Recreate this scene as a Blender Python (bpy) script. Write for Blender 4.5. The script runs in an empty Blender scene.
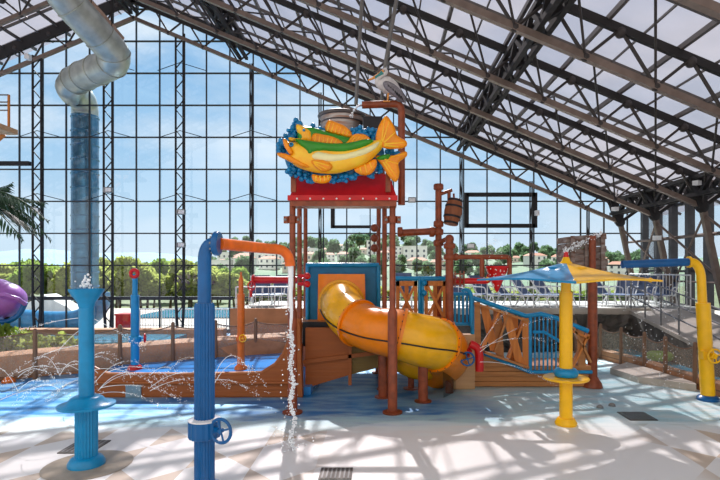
import bpy, bmesh, math, random
from mathutils import Vector, Matrix, Euler
from mathutils.geometry import delaunay_2d_cdt
random.seed(7)
PI = math.pi
SC = bpy.context.scene
COL = SC.collection

# ------------------------------------------------------------------ camera
F, CX, CY, EYE = 520.0, 380.0, 268.0, 2.3
cd = bpy.data.cameras.new('camera'); cam = bpy.data.objects.new('camera', cd); COL.objects.link(cam)
cam.location = (0, 0, EYE); cam.rotation_euler = (PI/2, 0, 0)
cd.sensor_width = 36; cd.lens = 36*F/720
cd.shift_x = -(CX-360)/720; cd.shift_y = (CY-240)/720
cd.clip_end = 3000
SC.camera = cam

def P(u, v, Y):
    return Vector(((u-CX)/F*Y, Y, EYE-(v-CY)/F*Y))
def PX(u, Y): return (u-CX)/F*Y
def PZ(v, Y): return EYE-(v-CY)/F*Y
def FY(v, z=0): return (EYE-z)*F/(v-CY)

# ------------------------------------------------------------------ world
W = bpy.data.worlds.new('sky'); SC.world = W; W.use_nodes = True
nt = W.node_tree; N = nt.nodes; L = nt.links; N.clear()
out = N.new('ShaderNodeOutputWorld'); bg = N.new('ShaderNodeBackground'); L.new(bg.outputs[0], out.inputs[0])
tc = N.new('ShaderNodeTexCoord'); sep = N.new('ShaderNodeSeparateXYZ'); L.new(tc.outputs['Generated'], sep.inputs[0])
rmp = N.new('ShaderNodeValToRGB'); L.new(sep.outputs[2], rmp.inputs[0])
e = rmp.color_ramp.elements
e[0].position = 0.0; e[0].color = (.56, .66, .73, 1)
e[1].position = 1.0; e[1].color = (.10, .27, .62, 1)
for p_, c_ in ((.06, (.53, .66, .76, 1)), (.2, (.36, .55, .73, 1)), (.45, (.22, .42, .66, 1))):
    q = rmp.color_ramp.elements.new(p_); q.color = c_
mp = N.new('ShaderNodeMapping'); mp.inputs['Scale'].default_value = (1.6, 1.6, 4.5); L.new(tc.outputs['Generated'], mp.inputs[0])
nz = N.new('ShaderNodeTexNoise'); nz.inputs['Scale'].default_value = 2.2; nz.inputs['Detail'].default_value = 7; L.new(mp.outputs[0], nz.inputs['Vector'])
cr = N.new('ShaderNodeValToRGB'); cr.color_ramp.elements[0].position = .45; cr.color_ramp.elements[1].position = .72; L.new(nz.outputs[0], cr.inputs[0])
mx = N.new('ShaderNodeMix'); mx.data_type = 'RGBA'; L.new(cr.outputs[0], mx.inputs[0]); L.new(rmp.outputs[0], mx.inputs[6]); mx.inputs[7].default_value = (.68, .74, .80, 1)
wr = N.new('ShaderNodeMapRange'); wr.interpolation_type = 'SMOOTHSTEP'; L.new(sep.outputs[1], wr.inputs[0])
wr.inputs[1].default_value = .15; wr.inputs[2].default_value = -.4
wmx = N.new('ShaderNodeMix'); wmx.data_type = 'RGBA'; L.new(wr.outputs[0], wmx.inputs[0]); L.new(mx.outputs[2], wmx.inputs[6]); wmx.inputs[7].default_value = (.76, .72, .68, 1)  # warm tint added to the sky behind the viewer, for fill light
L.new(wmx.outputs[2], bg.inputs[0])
# sky strength raised behind the viewer, an added fill for front faces
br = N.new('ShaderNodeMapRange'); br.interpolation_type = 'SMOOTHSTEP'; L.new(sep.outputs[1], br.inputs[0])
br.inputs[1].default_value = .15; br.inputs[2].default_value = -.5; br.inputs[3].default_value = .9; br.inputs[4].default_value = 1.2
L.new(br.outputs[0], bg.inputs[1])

sd = bpy.data.lights.new('sun', 'SUN'); sun = bpy.data.objects.new('sun', sd); COL.objects.link(sun)
sd.energy = 8.6; sd.angle = math.radians(.6); sd.color = (1, .97, .92)
SUN_TO = Vector((-.13, 1, .92)).normalized()
sun.rotation_euler = SUN_TO.to_track_quat('Z', 'Y').to_euler(); sun.location = (-6, 30, 25)

SC.view_settings.view_transform = 'Standard'; SC.view_settings.look = 'None'
SC.view_settings.exposure = .52; SC.view_settings.gamma = 1; SC.view_settings.use_curve_mapping = False
SC.cycles.max_bounces = 8; SC.cycles.transparent_max_bounces = 40; SC.cycles.diffuse_bounces = 3
SC.cycles.caustics_reflective = False; SC.cycles.caustics_refractive = False
SC.cycles.sample_clamp_indirect = 6

# ------------------------------------------------------------------ materials
def newmat(name):
    m = bpy.data.materials.new(name); m.use_nodes = True
    return m, m.node_tree.nodes, m.node_tree.links, m.node_tree.nodes['Principled BSDF']
def mat(name, c, rough=.45, metal=0.0, var=.12, vs=6.0, bump=0.0, c2=None, coat=0.0, stretch=(1, 1, 1)):
    m, N, L, B = newmat(name)
    t = N.new('ShaderNodeTexCoord'); mp = N.new('ShaderNodeMapping'); mp.inputs['Scale'].default_value = stretch
    n = N.new('ShaderNodeTexNoise'); n.inputs['Scale'].default_value = vs; n.inputs['Detail'].default_value = 5
    L.new(t.outputs['Object'], mp.inputs[0]); L.new(mp.outputs[0], n.inputs['Vector'])
    x = N.new('ShaderNodeMix'); x.data_type = 'RGBA'
    r = N.new('ShaderNodeValToRGB'); r.color_ramp.elements[0].position = .35; r.color_ramp.elements[1].position = .68
    L.new(n.outputs[0], r.inputs[0]); L.new(r.outputs[0], x.inputs[0])
    if c2 is None: c2 = tuple(max(0, v*(1-2.2*var)) for v in c)
    x.inputs[6].default_value = (*c, 1); x.inputs[7].default_value = (*c2, 1)
    L.new(x.outputs[2], B.inputs['Base Color'])
    B.inputs['Roughness'].default_value = rough; B.inputs['Metallic'].default_value = metal
    B.inputs['Coat Weight'].default_value = coat*.3; B.inputs['Specular IOR Level'].default_value = .35
    if bump:
        b = N.new('ShaderNodeBump'); b.inputs['Strength'].default_value = bump; b.inputs['Distance'].default_value = .03
        L.new(n.outputs[0], b.inputs['Height']); L.new(b.outputs[0], B.inputs['Normal'])
    return m
def wood(name, c, c2, axis=0, plank=.14):
    m, N, L, B = newmat(name)
    t = N.new('ShaderNodeTexCoord'); mp = N.new('ShaderNodeMapping')
    s = [22, 22, 22]; s[axis] = 1.5; mp.inputs['Scale'].default_value = s
    n = N.new('ShaderNodeTexNoise'); n.inputs['Scale'].default_value = 1.0; n.inputs['Detail'].default_value = 6
    L.new(t.outputs['Object'], mp.inputs[0]); L.new(mp.outputs[0], n.inputs['Vector'])
    x = N.new('ShaderNodeMix'); x.data_type = 'RGBA'; L.new(n.outputs[0], x.inputs[0])
    x.inputs[6].default_value = (*c, 1); x.inputs[7].default_value = (*c2, 1)
    L.new(x.outputs[2], B.inputs['Base Color']); B.inputs['Roughness'].default_value = .6
    b = N.new('ShaderNodeBump'); b.inputs['Strength'].default_value = .4; b.inputs['Distance'].default_value = .02
    L.new(n.outputs[0], b.inputs['Height']); L.new(b.outputs[0], B.inputs['Normal'])
    return m

M = {}
M['steel'] = mat('dark_painted_steel', (.022, .020, .021), .75)
M['mullion'] = mat('mullion_aluminium', (.03, .034, .042), .45)
M['chord'] = mat('brown_grey_steel', (.20, .15, .125), .4, .2)
M['web'] = mat('web_steel', (.045, .037, .035), .5)
M['purlin'] = mat('purlin_steel', (.10, .088, .085), .5)
M['rust'] = mat('rust_brown_paint', (.29, .062, .02), .38, 0, .18, 9, coat=.2)
M['orange'] = mat('orange_plastic', (.80, .17, .02), .28, coat=.4)
M['orangepipe'] = mat('orange_pipe_paint', (.92, .17, .012), .3, coat=.4)
M['slideorange'] = mat('slide_orange', (.92, .25, .003), .3, 0, .06, coat=.6)
M['yellow'] = mat('slide_yellow', (.92, .46, .006), .22, 0, .06, coat=.6)
M['postyellow'] = mat('post_yellow', (.95, .52, .005), .3, 0, .05, coat=.4)
M['blue'] = mat('deep_blue_paint', (.0, .10, .31), .28, 0, .1, coat=.4)
M['sky'] = mat('sky_blue_paint', (.004, .26, .54), .3, 0, .1, coat=.3)
M['panelblue'] = mat('panel_blue', (.005, .17, .36), .4, 0, .1)
M['red'] = mat('bright_red_paint', (.62, .008, .010), .3, 0, .1, coat=.4)
M['redroof'] = mat('roof_red', (.60, .008, .012), .35, 0, .1)
M['white'] = mat('white_paint', (.8, .8, .8), .4, 0, .04)
M['wood'] = wood('orange_wood', (.72, .25, .04), (.40, .11, .015), 2)
M['woodh'] = wood('brown_plank_wood', (.58, .25, .075), (.28, .10, .025), 0)
M['woodd'] = wood('dark_hull_wood', (.38, .10, .012), (.24, .06, .008), 0)
M['olive'] = wood('olive_hull_panel', (.20, .13, .02), (.13, .07, .012), 0)
M['barrel'] = wood('barrel_oak', (.34, .105, .03), (.13, .035, .012), 2)
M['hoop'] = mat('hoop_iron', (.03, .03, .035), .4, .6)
M['bucket'] = mat('galvanised_rusted_bucket', (.42, .40, .38), .45, .6, c2=(.28, .12, .06), vs=7, stretch=(.4, .4, 3))
M['bucketrim'] = mat('bucket_rim', (.16, .14, .13), .4, .6)
M['steelslide'] = mat('brushed_steel_tube', (.52, .54, .48), .42, .65, .15, 3, c2=(.34, .36, .32))
M['bluetube'] = mat('blue_steel_tube', (.10, .26, .38), .25, .6, .2, 3)
M['outblue'] = mat('outdoor_blue_slide', (.03, .24, .46), .3, coat=.3)
M['purple'] = mat('purple_flume', (.36, .13, .46), .3, 0, .1, coat=.4)
M['curb'] = mat('terracotta_curb', (.50, .24, .12), .75, 0, .15, 4, bump=.3)
M['brownwall'] = mat('brown_render', (.46, .23, .12), .8, 0, .1, 3)
M['post'] = wood('rustic_post_wood', (.26, .14, .08), (.14, .075, .04), 2)
M['rock'] = mat('dark_rock', (.13, .115, .10), .85, 0, .25, 2.5, bump=.8)
M['concrete'] = mat('pale_concrete', (.50, .45, .39), .8, 0, .08, 3)
M['deckfloor'] = mat('deck_floor', (.48, .46, .43), .7, 0, .08, 3)
M['outpave'] = mat('outdoor_paving', (.52, .44, .36), .8, 0, .06, .6)
M['grass'] = mat('grass_ground', (.16, .19, .08), .9, 0, .2, .3)
M['hill'] = mat('wooded_hill', (.12, .19, .11), .95, 0, .25, .06, c2=(.20, .24, .15))
M['ridge'] = mat('hazed_ridge', (.24, .36, .46), 1, 0, .06, .01)  # distance haze is put into this bluish base colour
def leafmat(name, c, c2):
    m = bpy.data.materials.new(name); m.use_nodes = True; N = m.node_tree.nodes; L = m.node_tree.links; N.clear()
    o = N.new('ShaderNodeOutputMaterial'); d = N.new('ShaderNodeBsdfDiffuse'); t = N.new('ShaderNodeBsdfTranslucent'); x = N.new('ShaderNodeMixShader')
    tc = N.new('ShaderNodeTexCoord'); n = N.new('ShaderNodeTexNoise'); n.inputs['Scale'].default_value = .9; L.new(tc.outputs['Object'], n.inputs['Vector'])
    k = N.new('ShaderNodeMix'); k.data_type = 'RGBA'; L.new(n.outputs[0], k.inputs[0]); k.inputs[6].default_value = (*c, 1); k.inputs[7].default_value = (*c2, 1)
    L.new(k.outputs[2], d.inputs[0]); L.new(k.outputs[2], t.inputs[0]); x.inputs[0].default_value = .6
    L.new(d.outputs[0], x.inputs[1]); L.new(t.outputs[0], x.inputs[2]); L.new(x.outputs[0], o.inputs[0]); return m
M['leaf'] = leafmat('pine_leaf', (.30, .40, .07), (.15, .24, .04))
M['leaf2'] = leafmat('olive_leaf', (.48, .50, .13), (.25, .31, .07))
M['leafd'] = leafmat('hill_tree_leaf', (.16, .25, .12), (.11, .18, .09))
M['palm'] = mat('palm_leaf', (.022, .065, .028), .5, 0, .2, 4)
M['bark'] = mat('bark', (.14, .10, .07), .9, 0, .2, 8)
M['wallw'] = mat('white_stucco', (.80, .78, .74), .8, 0, .04, .5)
M['wallc'] = mat('cream_stucco', (.68, .58, .48), .8, 0, .05, .5)
M['tile'] = mat('terracotta_roof', (.50, .22, .13), .8, 0, .1, .5)
M['winglass'] = mat('house_window', (.08, .10, .13), .2)
M['poolwater'] = mat('pool_water', (.06, .34, .52), .08, 0, .1, 3)
M['sling'] = mat('blue_sling', (.09, .13, .24), .6, 0, .1)
M['grey'] = mat('grey_box', (.25, .25, .25), .5)
M['greylight'] = mat('light_grey_post', (.20, .20, .21), .45, .2)
M['cable'] = mat('pole_grey', (.20, .19, .18), .4, .3)
M['green'] = mat('fish_green', (.03, .27, .012), .3, 0, .12, 4, coat=.3)
M['fyellow'] = mat('fish_yellow', (.90, .56, .03), .3, 0, .05, 4, c2=(.90, .36, .01), coat=.3)
M['fpale'] = mat('fish_pale', (.86, .80, .42), .3, 0, .05, coat=.3)
M['forange'] = mat('fin_orange', (.93, .30, .003), .3, 0, .1, 5, coat=.3)
M['bubble'] = mat('bubble_blue', (.006, .22, .50), .3, 0, .2, 12, coat=.3)
M['black'] = mat('black', (.01, .01, .01), .3)
M['plumage'] = mat('pelican_plumage', (.66, .62, .60), .6, 0, .1, 14)
M['wing'] = mat('pelican_wing', (.24, .22, .24), .6, 0, .2, 30)
M['bill'] = mat('pelican_bill', (.85, .33, .06), .4)
M['teal'] = mat('pelican_pouch_teal', (.05, .28, .26), .5)
M['cratewood'] = mat('weathered_crate', (.30, .26, .24), .85, 0, .2, 5, c2=(.15, .075, .05), bump=.8, stretch=(1, 1, 3))
M['plastgreen'] = mat('lime_float', (.35, .62, .12), .4)
M['grate'] = mat('drain_grate', (.12, .11, .10), .6, .3)

def glassmat(name, tint=(.93, .97, 1.0), refl=.07, rough=0.02):
    m = bpy.data.materials.new(name); m.use_nodes = True; N = m.node_tree.nodes; L = m.node_tree.links; N.clear()
    o = N.new('ShaderNodeOutputMaterial'); t = N.new('ShaderNodeBsdfTransparent'); g = N.new('ShaderNodeBsdfGlossy')
    t.inputs[0].default_value = (*tint, 1); g.inputs['Roughness'].default_value = rough
    x = N.new('ShaderNodeMixShader'); fr = N.new('ShaderNodeLayerWeight'); fr.inputs[0].default_value = .12
    mt = N.new('ShaderNodeMath'); mt.operation = 'MULTIPLY_ADD'; mt.inputs[1].default_value = .7; mt.inputs[2].default_value = refl*.5
    L.new(fr.outputs['Fresnel'], mt.inputs[0]); L.new(mt.outputs[0], x.inputs[0])
    L.new(t.outputs[0], x.inputs[1]); L.new(g.outputs[0], x.inputs[2]); L.new(x.outputs[0], o.inputs[0])
    return m, N, L, g
M['glass'] = glassmat('clear_glazing')[0]
M['glassg'] = glassmat('grey_glazing', (.80, .86, .90), .1)[0]

def netmat(name, col, op):
    m, N, L, B = newmat(name)
    B.inputs['Base Color'].default_value = (*col, 1); B.inputs['Roughness'].default_value = .9
    t = N.new('ShaderNodeTexCoord'); w = N.new('ShaderNodeTexNoise'); w.inputs['Scale'].default_value = 60
    L.new(t.outputs['Object'], w.inputs['Vector'])
    r = N.new('ShaderNodeMapRange'); r.inputs[1].default_value = .3; r.inputs[2].default_value = .7; r.inputs[3].default_value = op-.3; r.inputs[4].default_value = op+.3
    L.new(w.outputs[0], r.inputs[0]); L.new(r.outputs[0], B.inputs['Alpha'])
    return m
M['net'] = netmat('rope_netting', (.42, .33, .25), .42)
M['spray'] = netmat('spray_water', (.92, .95, .97), .34)
M['drop'] = mat('water_drops', (.90, .94, .97), .15, 0, .02)
M['fall'] = netmat('falling_water', (.93, .95, .96), .7)

# water surface: clear with ripples
wm, N, L, g = glassmat('rippling_shallow_water', (.93, .99, 1.0), .06, .06)
for n_ in N:
    if n_.type == 'MATH': n_.inputs[1].default_value = .4
t = N.new('ShaderNodeTexCoord'); mpn = N.new('ShaderNodeMapping'); mpn.inputs['Scale'].default_value = (1.3, 3.2, 1)
nn = N.new('ShaderNodeTexNoise'); nn.inputs['Scale'].default_value = 3.2; nn.inputs['Detail'].default_value = 6
b = N.new('ShaderNodeBump'); b.inputs['Strength'].default_value = .45; b.inputs['Distance'].default_value = .03
L.new(t.outputs['Object'], mpn.inputs[0]); L.new(mpn.outputs[0], nn.inputs['Vector']); L.new(nn.outputs[0], b.inputs['Height']); L.new(b.outputs[0], g.inputs['Normal'])
for n_ in N:
    if n_.type == 'LAYER_WEIGHT': L.new(b.outputs[0], n_.inputs['Normal'])
M['water'] = wm

# curtain of water: darker
M['curtain'] = glassmat('water_curtain', (.55, .60, .64), .16, .1)[0]

# roof panels: translucent
def roofmat():
    m = bpy.data.materials.new('translucent_roof_panel'); m.use_nodes = True; N = m.node_tree.nodes; L = m.node_tree.links; N.clear()
    o = N.new('ShaderNodeOutputMaterial'); d = N.new('ShaderNodeBsdfDiffuse'); t = N.new('ShaderNodeBsdfTranslucent'); x = N.new('ShaderNodeMixShader')
    tc = N.new('ShaderNodeTexCoord'); n = N.new('ShaderNodeTexNoise'); n.inputs['Scale'].default_value = 1.1; n.inputs['Detail'].default_value = 4
    L.new(tc.outputs['Object'], n.inputs['Vector'])
    c = N.new('ShaderNodeMix'); c.data_type = 'RGBA'; L.new(n.outputs[0], c.inputs[0])
    c.inputs[6].default_value = (.20, .18, .19, 1); c.inputs[7].default_value = (.36, .33, .35, 1)
    d.inputs[0].default_value = (.42, .39, .40, 1)
    L.new(c.outputs[2], t.inputs[0])
    x.inputs[0].default_value = .62; L.new(d.outputs[0], x.inputs[1]); L.new(t.outputs[0], x.inputs[2])
    cl = N.new('ShaderNodeBsdfTransparent'); cl.inputs[0].default_value = (.86, .80, .84, 1); y = N.new('ShaderNodeMixShader'); y.inputs[0].default_value = .35
    L.new(x.outputs[0], y.inputs[1]); L.new(cl.outputs[0], y.inputs[2]); L.new(y.outputs[0], o.inputs[0])
    return m
M['roof'] = roofmat()

# floor: white paving with beige inlays and a painted blue basin
def floormat():
    m, N, L, B = newmat('inlaid_pool_paving')
    def node(t, **k):
        n = N.new(t)
        for a, b in k.items(): setattr(n, a, b)
        return n
    def math_(op, a, b=None, clamp=False):
        n = node('ShaderNodeMath', operation=op, use_clamp=clamp)
        for i, v in enumerate((a, b)):
            if v is None: continue
            if isinstance(v, (int, float)): n.inputs[i].default_value = v
            else: L.new(v, n.inputs[i])
        return n.outputs[0]
    def ss(v, a, b):
        n = node('ShaderNodeMapRange', interpolation_type='SMOOTHSTEP'); L.new(v, n.inputs[0]); n.inputs[1].default_value = a; n.inputs[2].default_value = b
        return n.outputs[0]
    def mixc(f, a, b):
        n = node('ShaderNodeMix', data_type='RGBA'); L.new(f, n.inputs[0])
        for i, v in ((6, a), (7, b)):
            if isinstance(v, tuple): n.inputs[i].default_value = (*v, 1)
            else: L.new(v, n.inputs[i])
        return n.outputs[2]
    geo = node('ShaderNodeNewGeometry'); pos = geo.outputs['Position']
    s = node('ShaderNodeSeparateXYZ'); L.new(pos, s.inputs[0]); X, Y = s.outputs[0], s.outputs[1]
    n1 = node('ShaderNodeTexNoise'); n1.inputs['Scale'].default_value = .9; n1.inputs['Detail'].default_value = 5; L.new(pos, n1.inputs['Vector'])
    n2 = node('ShaderNodeTexNoise'); n2.inputs['Scale'].default_value = 1.3; n2.inputs['Detail'].default_value = 5
    mp = node('ShaderNodeMapping'); mp.inputs['Scale'].default_value = (1.0, 3.5, 1); L.new(pos, mp.inputs[0]); L.new(mp.outputs[0], n2.inputs['Vector'])
    n3 = node('ShaderNodeTexNoise'); n3.inputs['Scale'].default_value = 14; n3.inputs['Detail'].default_value = 4; L.new(pos, n3.inputs['Vector'])
    mr = node('ShaderNodeMapping'); mr.inputs['Rotation'].default_value = (0, 0, PI/4); mr.inputs['Scale'].default_value = (1.9, 1.9, 1.9); L.new(pos, mr.inputs[0])
    c1 = node('ShaderNodeTexChecker'); c1.inputs['Scale'].default_value = 1; L.new(mr.outputs[0], c1.inputs['Vector'])
    c2 = node('ShaderNodeTexChecker'); c2.inputs['Scale'].default_value = 1.34; L.new(pos, c2.inputs['Vector'])
    chk = math_('MULTIPLY', c1.outputs['Fac'], c2.outputs['Fac'])
    big = node('ShaderNodeTexNoise'); big.inputs['Scale'].default_value = .33; L.new(pos, big.inputs['Vector'])
    patch = ss(big.outputs[0], .42, .5)
    left = math_('SUBTRACT', 1.0, math_('MULTIPLY', ss(X, -1.2, -.4), math_('SUBTRACT', 1.0, ss(X, 3.3, 3.9))))
    chk = math_('MULTIPLY', chk, left)
    tan = mixc(n1.outputs[0], (.60, .47, .35), (.52, .45, .38))
    base = mixc(n1.outputs[0], (.82, .81, .79), (.70, .69, .68))
    col = mixc(chk, base, tan)
    yy = math_('ADD', Y, math_('MULTIPLY', math_('SUBTRACT', n2.outputs[0], .5), 1.6))
    wet = ss(yy, 7.1, 7.9)
    n4 = ss(n2.outputs[0], .35, .62)
    pale = mixc(n4, (.50, .74, .80), (.74, .82, .83))
    col = mixc(wet, col, pale)
    dp = math_('MULTIPLY', ss(yy, 7.5, 8.5), math_('SUBTRACT', 1.0, ss(math_('ADD', X, math_('MULTIPLY', math_('SUBTRACT', n1.outputs[0], .5), 3.0)), .6, 2.2)))
    dp = math_('MULTIPLY', dp, math_('ADD', .62, math_('MULTIPLY', n4, .38)))
    col = mixc(dp, col, (.0, .185, .50))
    L.new(col, B.inputs['Base Color'])
    B.inputs['Roughness'].default_value = .42
    bp = node('ShaderNodeBump'); bp.inputs['Strength'].default_value = .15; bp.inputs['Distance'].default_value = .01; L.new(n3.outputs[0], bp.inputs['Height']); L.new(bp.outputs[0], B.inputs['Normal'])
    return m
M['floor'] = floormat()

# ------------------------------------------------------------------ mesh building
def frame(d):
    d = d.normalized(); a = Vector((0, 0, 1)) if abs(d.z) < .95 else Vector((0, 1, 0))
    s = d.cross(a).normalized(); return s, s.cross(d).normalized()
class MB:
    def __init__(s): s.v = []; s.f = []
    def add(s, vs, fs):
        o = len(s.v); s.v += [Vector(x) for x in vs]; s.f += [[i+o for i in f] for f in fs]; return s
    def box(s, c, d, rz=0.0, m=None):
        c = Vector(c); h = Vector(d)/2; R = Matrix.Rotation(rz, 3, 'Z') if m is None else m
        vs = [c + R @ Vector((a*h.x, b*h.y, e*h.z)) for a in (-1, 1) for b in (-1, 1) for e in (-1, 1)]
        return s.add(vs, [(0, 1, 3, 2), (4, 6, 7, 5), (0, 4, 5, 1), (2, 3, 7, 6), (0, 2, 6, 4), (1, 5, 7, 3)])
    def b2(s, p, q):
        p = Vector(p); q = Vector(q); return s.box((p+q)/2, [abs(x) for x in (q-p)])
    def beam(s, p, q, w, h=None):
        p = Vector(p); q = Vector(q); h = h or w; a, b = frame(q-p); a = a*w/2; b = b*h/2
        vs = [x+i*a+j*b for x in (p, q) for i, j in ((-1, -1), (1, -1), (1, 1), (-1, 1))]
        return s.add(vs, [(3, 2, 1, 0), (4, 5, 6, 7), (0, 1, 5, 4), (1, 2, 6, 5), (2, 3, 7, 6), (3, 0, 4, 7)])
    def tube(s, pts, r, n=16, caps=True, closed=False, arc=None):
        pts = [Vector(p) for p in pts]; k = len(pts)
        rs = r if isinstance(r, (list, tuple)) else [r]*k
        d0 = pts[1]-pts[0]; a, b = frame(d0); vs = []
        a0, a1 = arc if arc else (0, 2*PI); nn = n+1 if arc else n
        for i in range(k):
            if closed: d = pts[(i+1) % k]-pts[i-1]
            else: d = pts[min(i+1, k-1)]-pts[max(i-1, 0)]
            d.normalize(); a = (a-d*a.dot(d)).normalized(); b = a.cross(d)
            for j in range(nn):
                t = a0+(a1-a0)*j/n; vs.append(pts[i]+(a*math.cos(t)+b*math.sin(t))*rs[i])
        fs = []
        for i in range(k if closed else k-1):
            for j in range(n):
                p = i*nn+j; q = i*nn+(j+1) % nn; e = (i+1) % k
                fs.append((p, q, e*nn+(j+1) % nn, e*nn+j))
        if caps and not closed and not arc: fs += [tuple(range(n))[::-1], tuple((k-1)*nn+j for j in range(n))]
        return s.add(vs, fs)
    def cyl(s, p, q, r, n=16, r2=None): return s.tube([p, q], [r, r if r2 is None else r2], n)
    def lathe(s, c, prof, n=24, axis=Vector((0, 0, 1)), flute=0.0):
        c = Vector(c); ax = Vector(axis).normalized(); a, b = frame(ax); vs = []; m = len(prof)
        for r, h in prof:
            for j in range(n):
                rr = r*(1-flute*(j % 2)) if flute else r; t = 2*PI*j/n
                vs.append(c+ax*h+(a*math.cos(t)+b*math.sin(t))*rr)
        fs = [(i*n+j, i*n+(j+1) % n, (i+1)*n+(j+1) % n, (i+1)*n+j) for i in range(m-1) for j in range(n)]
        fs += [tuple(range(n))[::-1], tuple((m-1)*n+j for j in range(n))]
        return s.add(vs, fs)
    def sphere(s, c, r, n=10, m=6, sc=(1, 1, 1)):
        c = Vector(c); vs = [c+Vector((0, 0, r*sc[2]))]
        for i in range(1, m):
            for j in range(n):
                a = PI*i/m; t = 2*PI*j/n
                vs.append(c+Vector((r*sc[0]*math.sin(a)*math.cos(t), r*sc[1]*math.sin(a)*math.sin(t), r*sc[2]*math.cos(a))))
        vs.append(c-Vector((0, 0, r*sc[2]))); fs = [(0, 1+j, 1+(j+1) % n) for j in range(n)]
        for i in range(m-2):
            for j in range(n): fs.append((1+i*n+j, 1+(i+1)*n+j, 1+(i+1)*n+(j+1) % n, 1+i*n+(j+1) % n))
        l = len(vs)-1; fs += [(l, 1+(m-2)*n+(j+1) % n, 1+(m-2)*n+j) for j in range(n)]
        return s.add(vs, fs)
    def torus(s, c, R, r, axis=(0, 1, 0), n=24, m=8):
        a, b = frame(Vector(axis)); c = Vector(c)
        return s.tube([c+(a*math.cos(2*PI*i/n)+b*math.sin(2*PI*i/n))*R for i in range(n)], r, m, closed=True)
    def prism(s, pts, y0, y1):          # polygon of (x,z), from y0 to y1
        n = len(pts); vs = [(x, y0, z) for x, z in pts]+[(x, y1, z) for x, z in pts]
        return s.add(vs, [tuple(range(n)), tuple(range(2*n-1, n-1, -1))]+[(i, i+n, (i+1) % n+n, (i+1) % n) for i in range(n)])
    def slab(s, pts, z0, z1):           # polygon of (x,y)
        n = len(pts); vs = [(x, y, z0) for x, y in pts]+[(x, y, z1) for x, y in pts]
        return s.add(vs, [tuple(range(n))[::-1], tuple(range(n, 2*n))]+[(i, (i+1) % n, (i+1) % n+n, i+n) for i in range(n)])
    def puff(s, pts, y, h, D, step, thick=.05, smooth=True):   # relief toward -y from outline (x,z)
        if smooth:
            o = []; k = len(pts)
            for i in range(k):
                p0, p1, p2, p3 = [Vector(pts[(i+j) % k]) for j in (-1, 0, 1, 2)]
                for t in (0, .25, .5, .75):
                    o.append(.5*((2*p1)+(p2-p0)*t+(2*p0-5*p1+4*p2-p3)*t*t+(3*p1-p0-3*p2+p3)*t**3))
            pts = o
        pts = [Vector(p) for p in pts]; k = len(pts)
        def dist(p):
            best = 9e9
            for i in range(k):
                a = pts[i]; d = pts[(i+1) % k]-a; l = d.length_squared
                t = max(0, min(1, (p-a).dot(d)/l)) if l > 0 else 0
                best = min(best, (p-a-d*t).length)
            return best
        def inside(p):
            c = False
            for i in range(k):
                a = pts[i]; b = pts[i-1]
                if (a.y > p.y) != (b.y > p.y) and p.x < (b.x-a.x)*(p.y-a.y)/(b.y-a.y)+a.x: c = not c
            return c
        xs = [p.x for p in pts]; ys = [p.y for p in pts]; vv = list(pts)
        x = min(xs); r = 0
        while x < max(xs):
            z = min(ys)+(step/2 if r % 2 else 0)
            while z < max(ys):
                q = Vector((x, z))
                if inside(q) and dist(q) > step*.35: vv.append(q)
                z += step
            x += step*.87; r += 1
        res = delaunay_2d_cdt(vv, [(i, (i+1) % k) for i in range(k)], [], 1, 1e-6)
        co = res[0]; fs = [list(f) for f in res[2]]
        out = []
        for q in co:
            d = min(dist(q), D)/D; out.append((q.x, y-h*math.sqrt(max(0, 1-(1-d)**2)), q.y))
        n0 = len(out)
        for q in pts: out.append((q.x, y+thick, q.y))
        side = []
        bm_ = {}
        for i, q in enumerate(co): bm_[(round(q.x, 5), round(q.y, 5))] = i
        idx = [bm_.get((round(q.x, 5), round(q.y, 5))) for q in pts]
        for i in range(k):
            j = (i+1) % k
            if idx[i] is not None and idx[j] is not None: side.append((idx[i], idx[j], n0+j, n0+i))
        return s.add(out, fs+side+[tuple(range(n0, n0+k))])
    def build(s, name, m, parent=None, kind=None, label=None, cat=None, group=None, smooth=True, ang=40, fix=True):
        off = Vector((0, 0, 0))
        if parent is not None:
            o = parent
            while o is not None: off += o.location; o = o.parent
        elif kind is None or kind == 'stuff':
            xs = [v.x for v in s.v]; ys = [v.y for v in s.v]; zs = [v.z for v in s.v]
            off = Vector(((min(xs)+max(xs))/2, (min(ys)+max(ys))/2, min(zs)))
        me = bpy.data.meshes.new(name); me.from_pydata([tuple(v-off) for v in s.v], [], s.f)
        if fix:
            bm = bmesh.new(); bm.from_mesh(me); bmesh.ops.recalc_face_normals(bm, faces=bm.faces); bm.to_mesh(me); bm.free()
        me.materials.append(m if not isinstance(m, str) else M[m])
        if smooth:
            for p in me.polygons: p.use_smooth = True
            try: me.set_sharp_from_angle(angle=math.radians(ang))
            except Exception: pass
        ob = bpy.data.objects.new(name, me); COL.objects.link(ob)
        if parent is not None: ob.parent = parent
        else: ob.location = off
        tag(ob, label, cat, group, kind)
        return ob
def tag(o, label=None, cat=None, group=None, kind=None):
    if label: o['label'] = label
    if cat: o['category'] = cat
    if group: o['group'] = group
    if kind: o['kind'] = kind
def root(name, label, cat, loc=(0, 0, 0), group=None):
    o = bpy.data.objects.new(name, None); COL.objects.link(o); o.location = loc; o.empty_display_size = .2
    tag(o, label, cat, group); return o
def copy_thing(src, loc, rz=None, scale=None, label=None, group=None):
    r = src.copy(); COL.objects.link(r); r.location = loc
    if rz is not None: r.rotation_euler = (0, 0, rz)
    if scale is not None: r.scale = (scale,)*3 if isinstance(scale, (int, float)) else scale
    if label: r['label'] = label
    if group: r['group'] = group
    for c in src.children:
        k = c.copy(); COL.objects.link(k); k.parent = r
        for g_ in c.children:
            j = g_.copy(); COL.objects.link(j); j.parent = k
    return r
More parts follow.
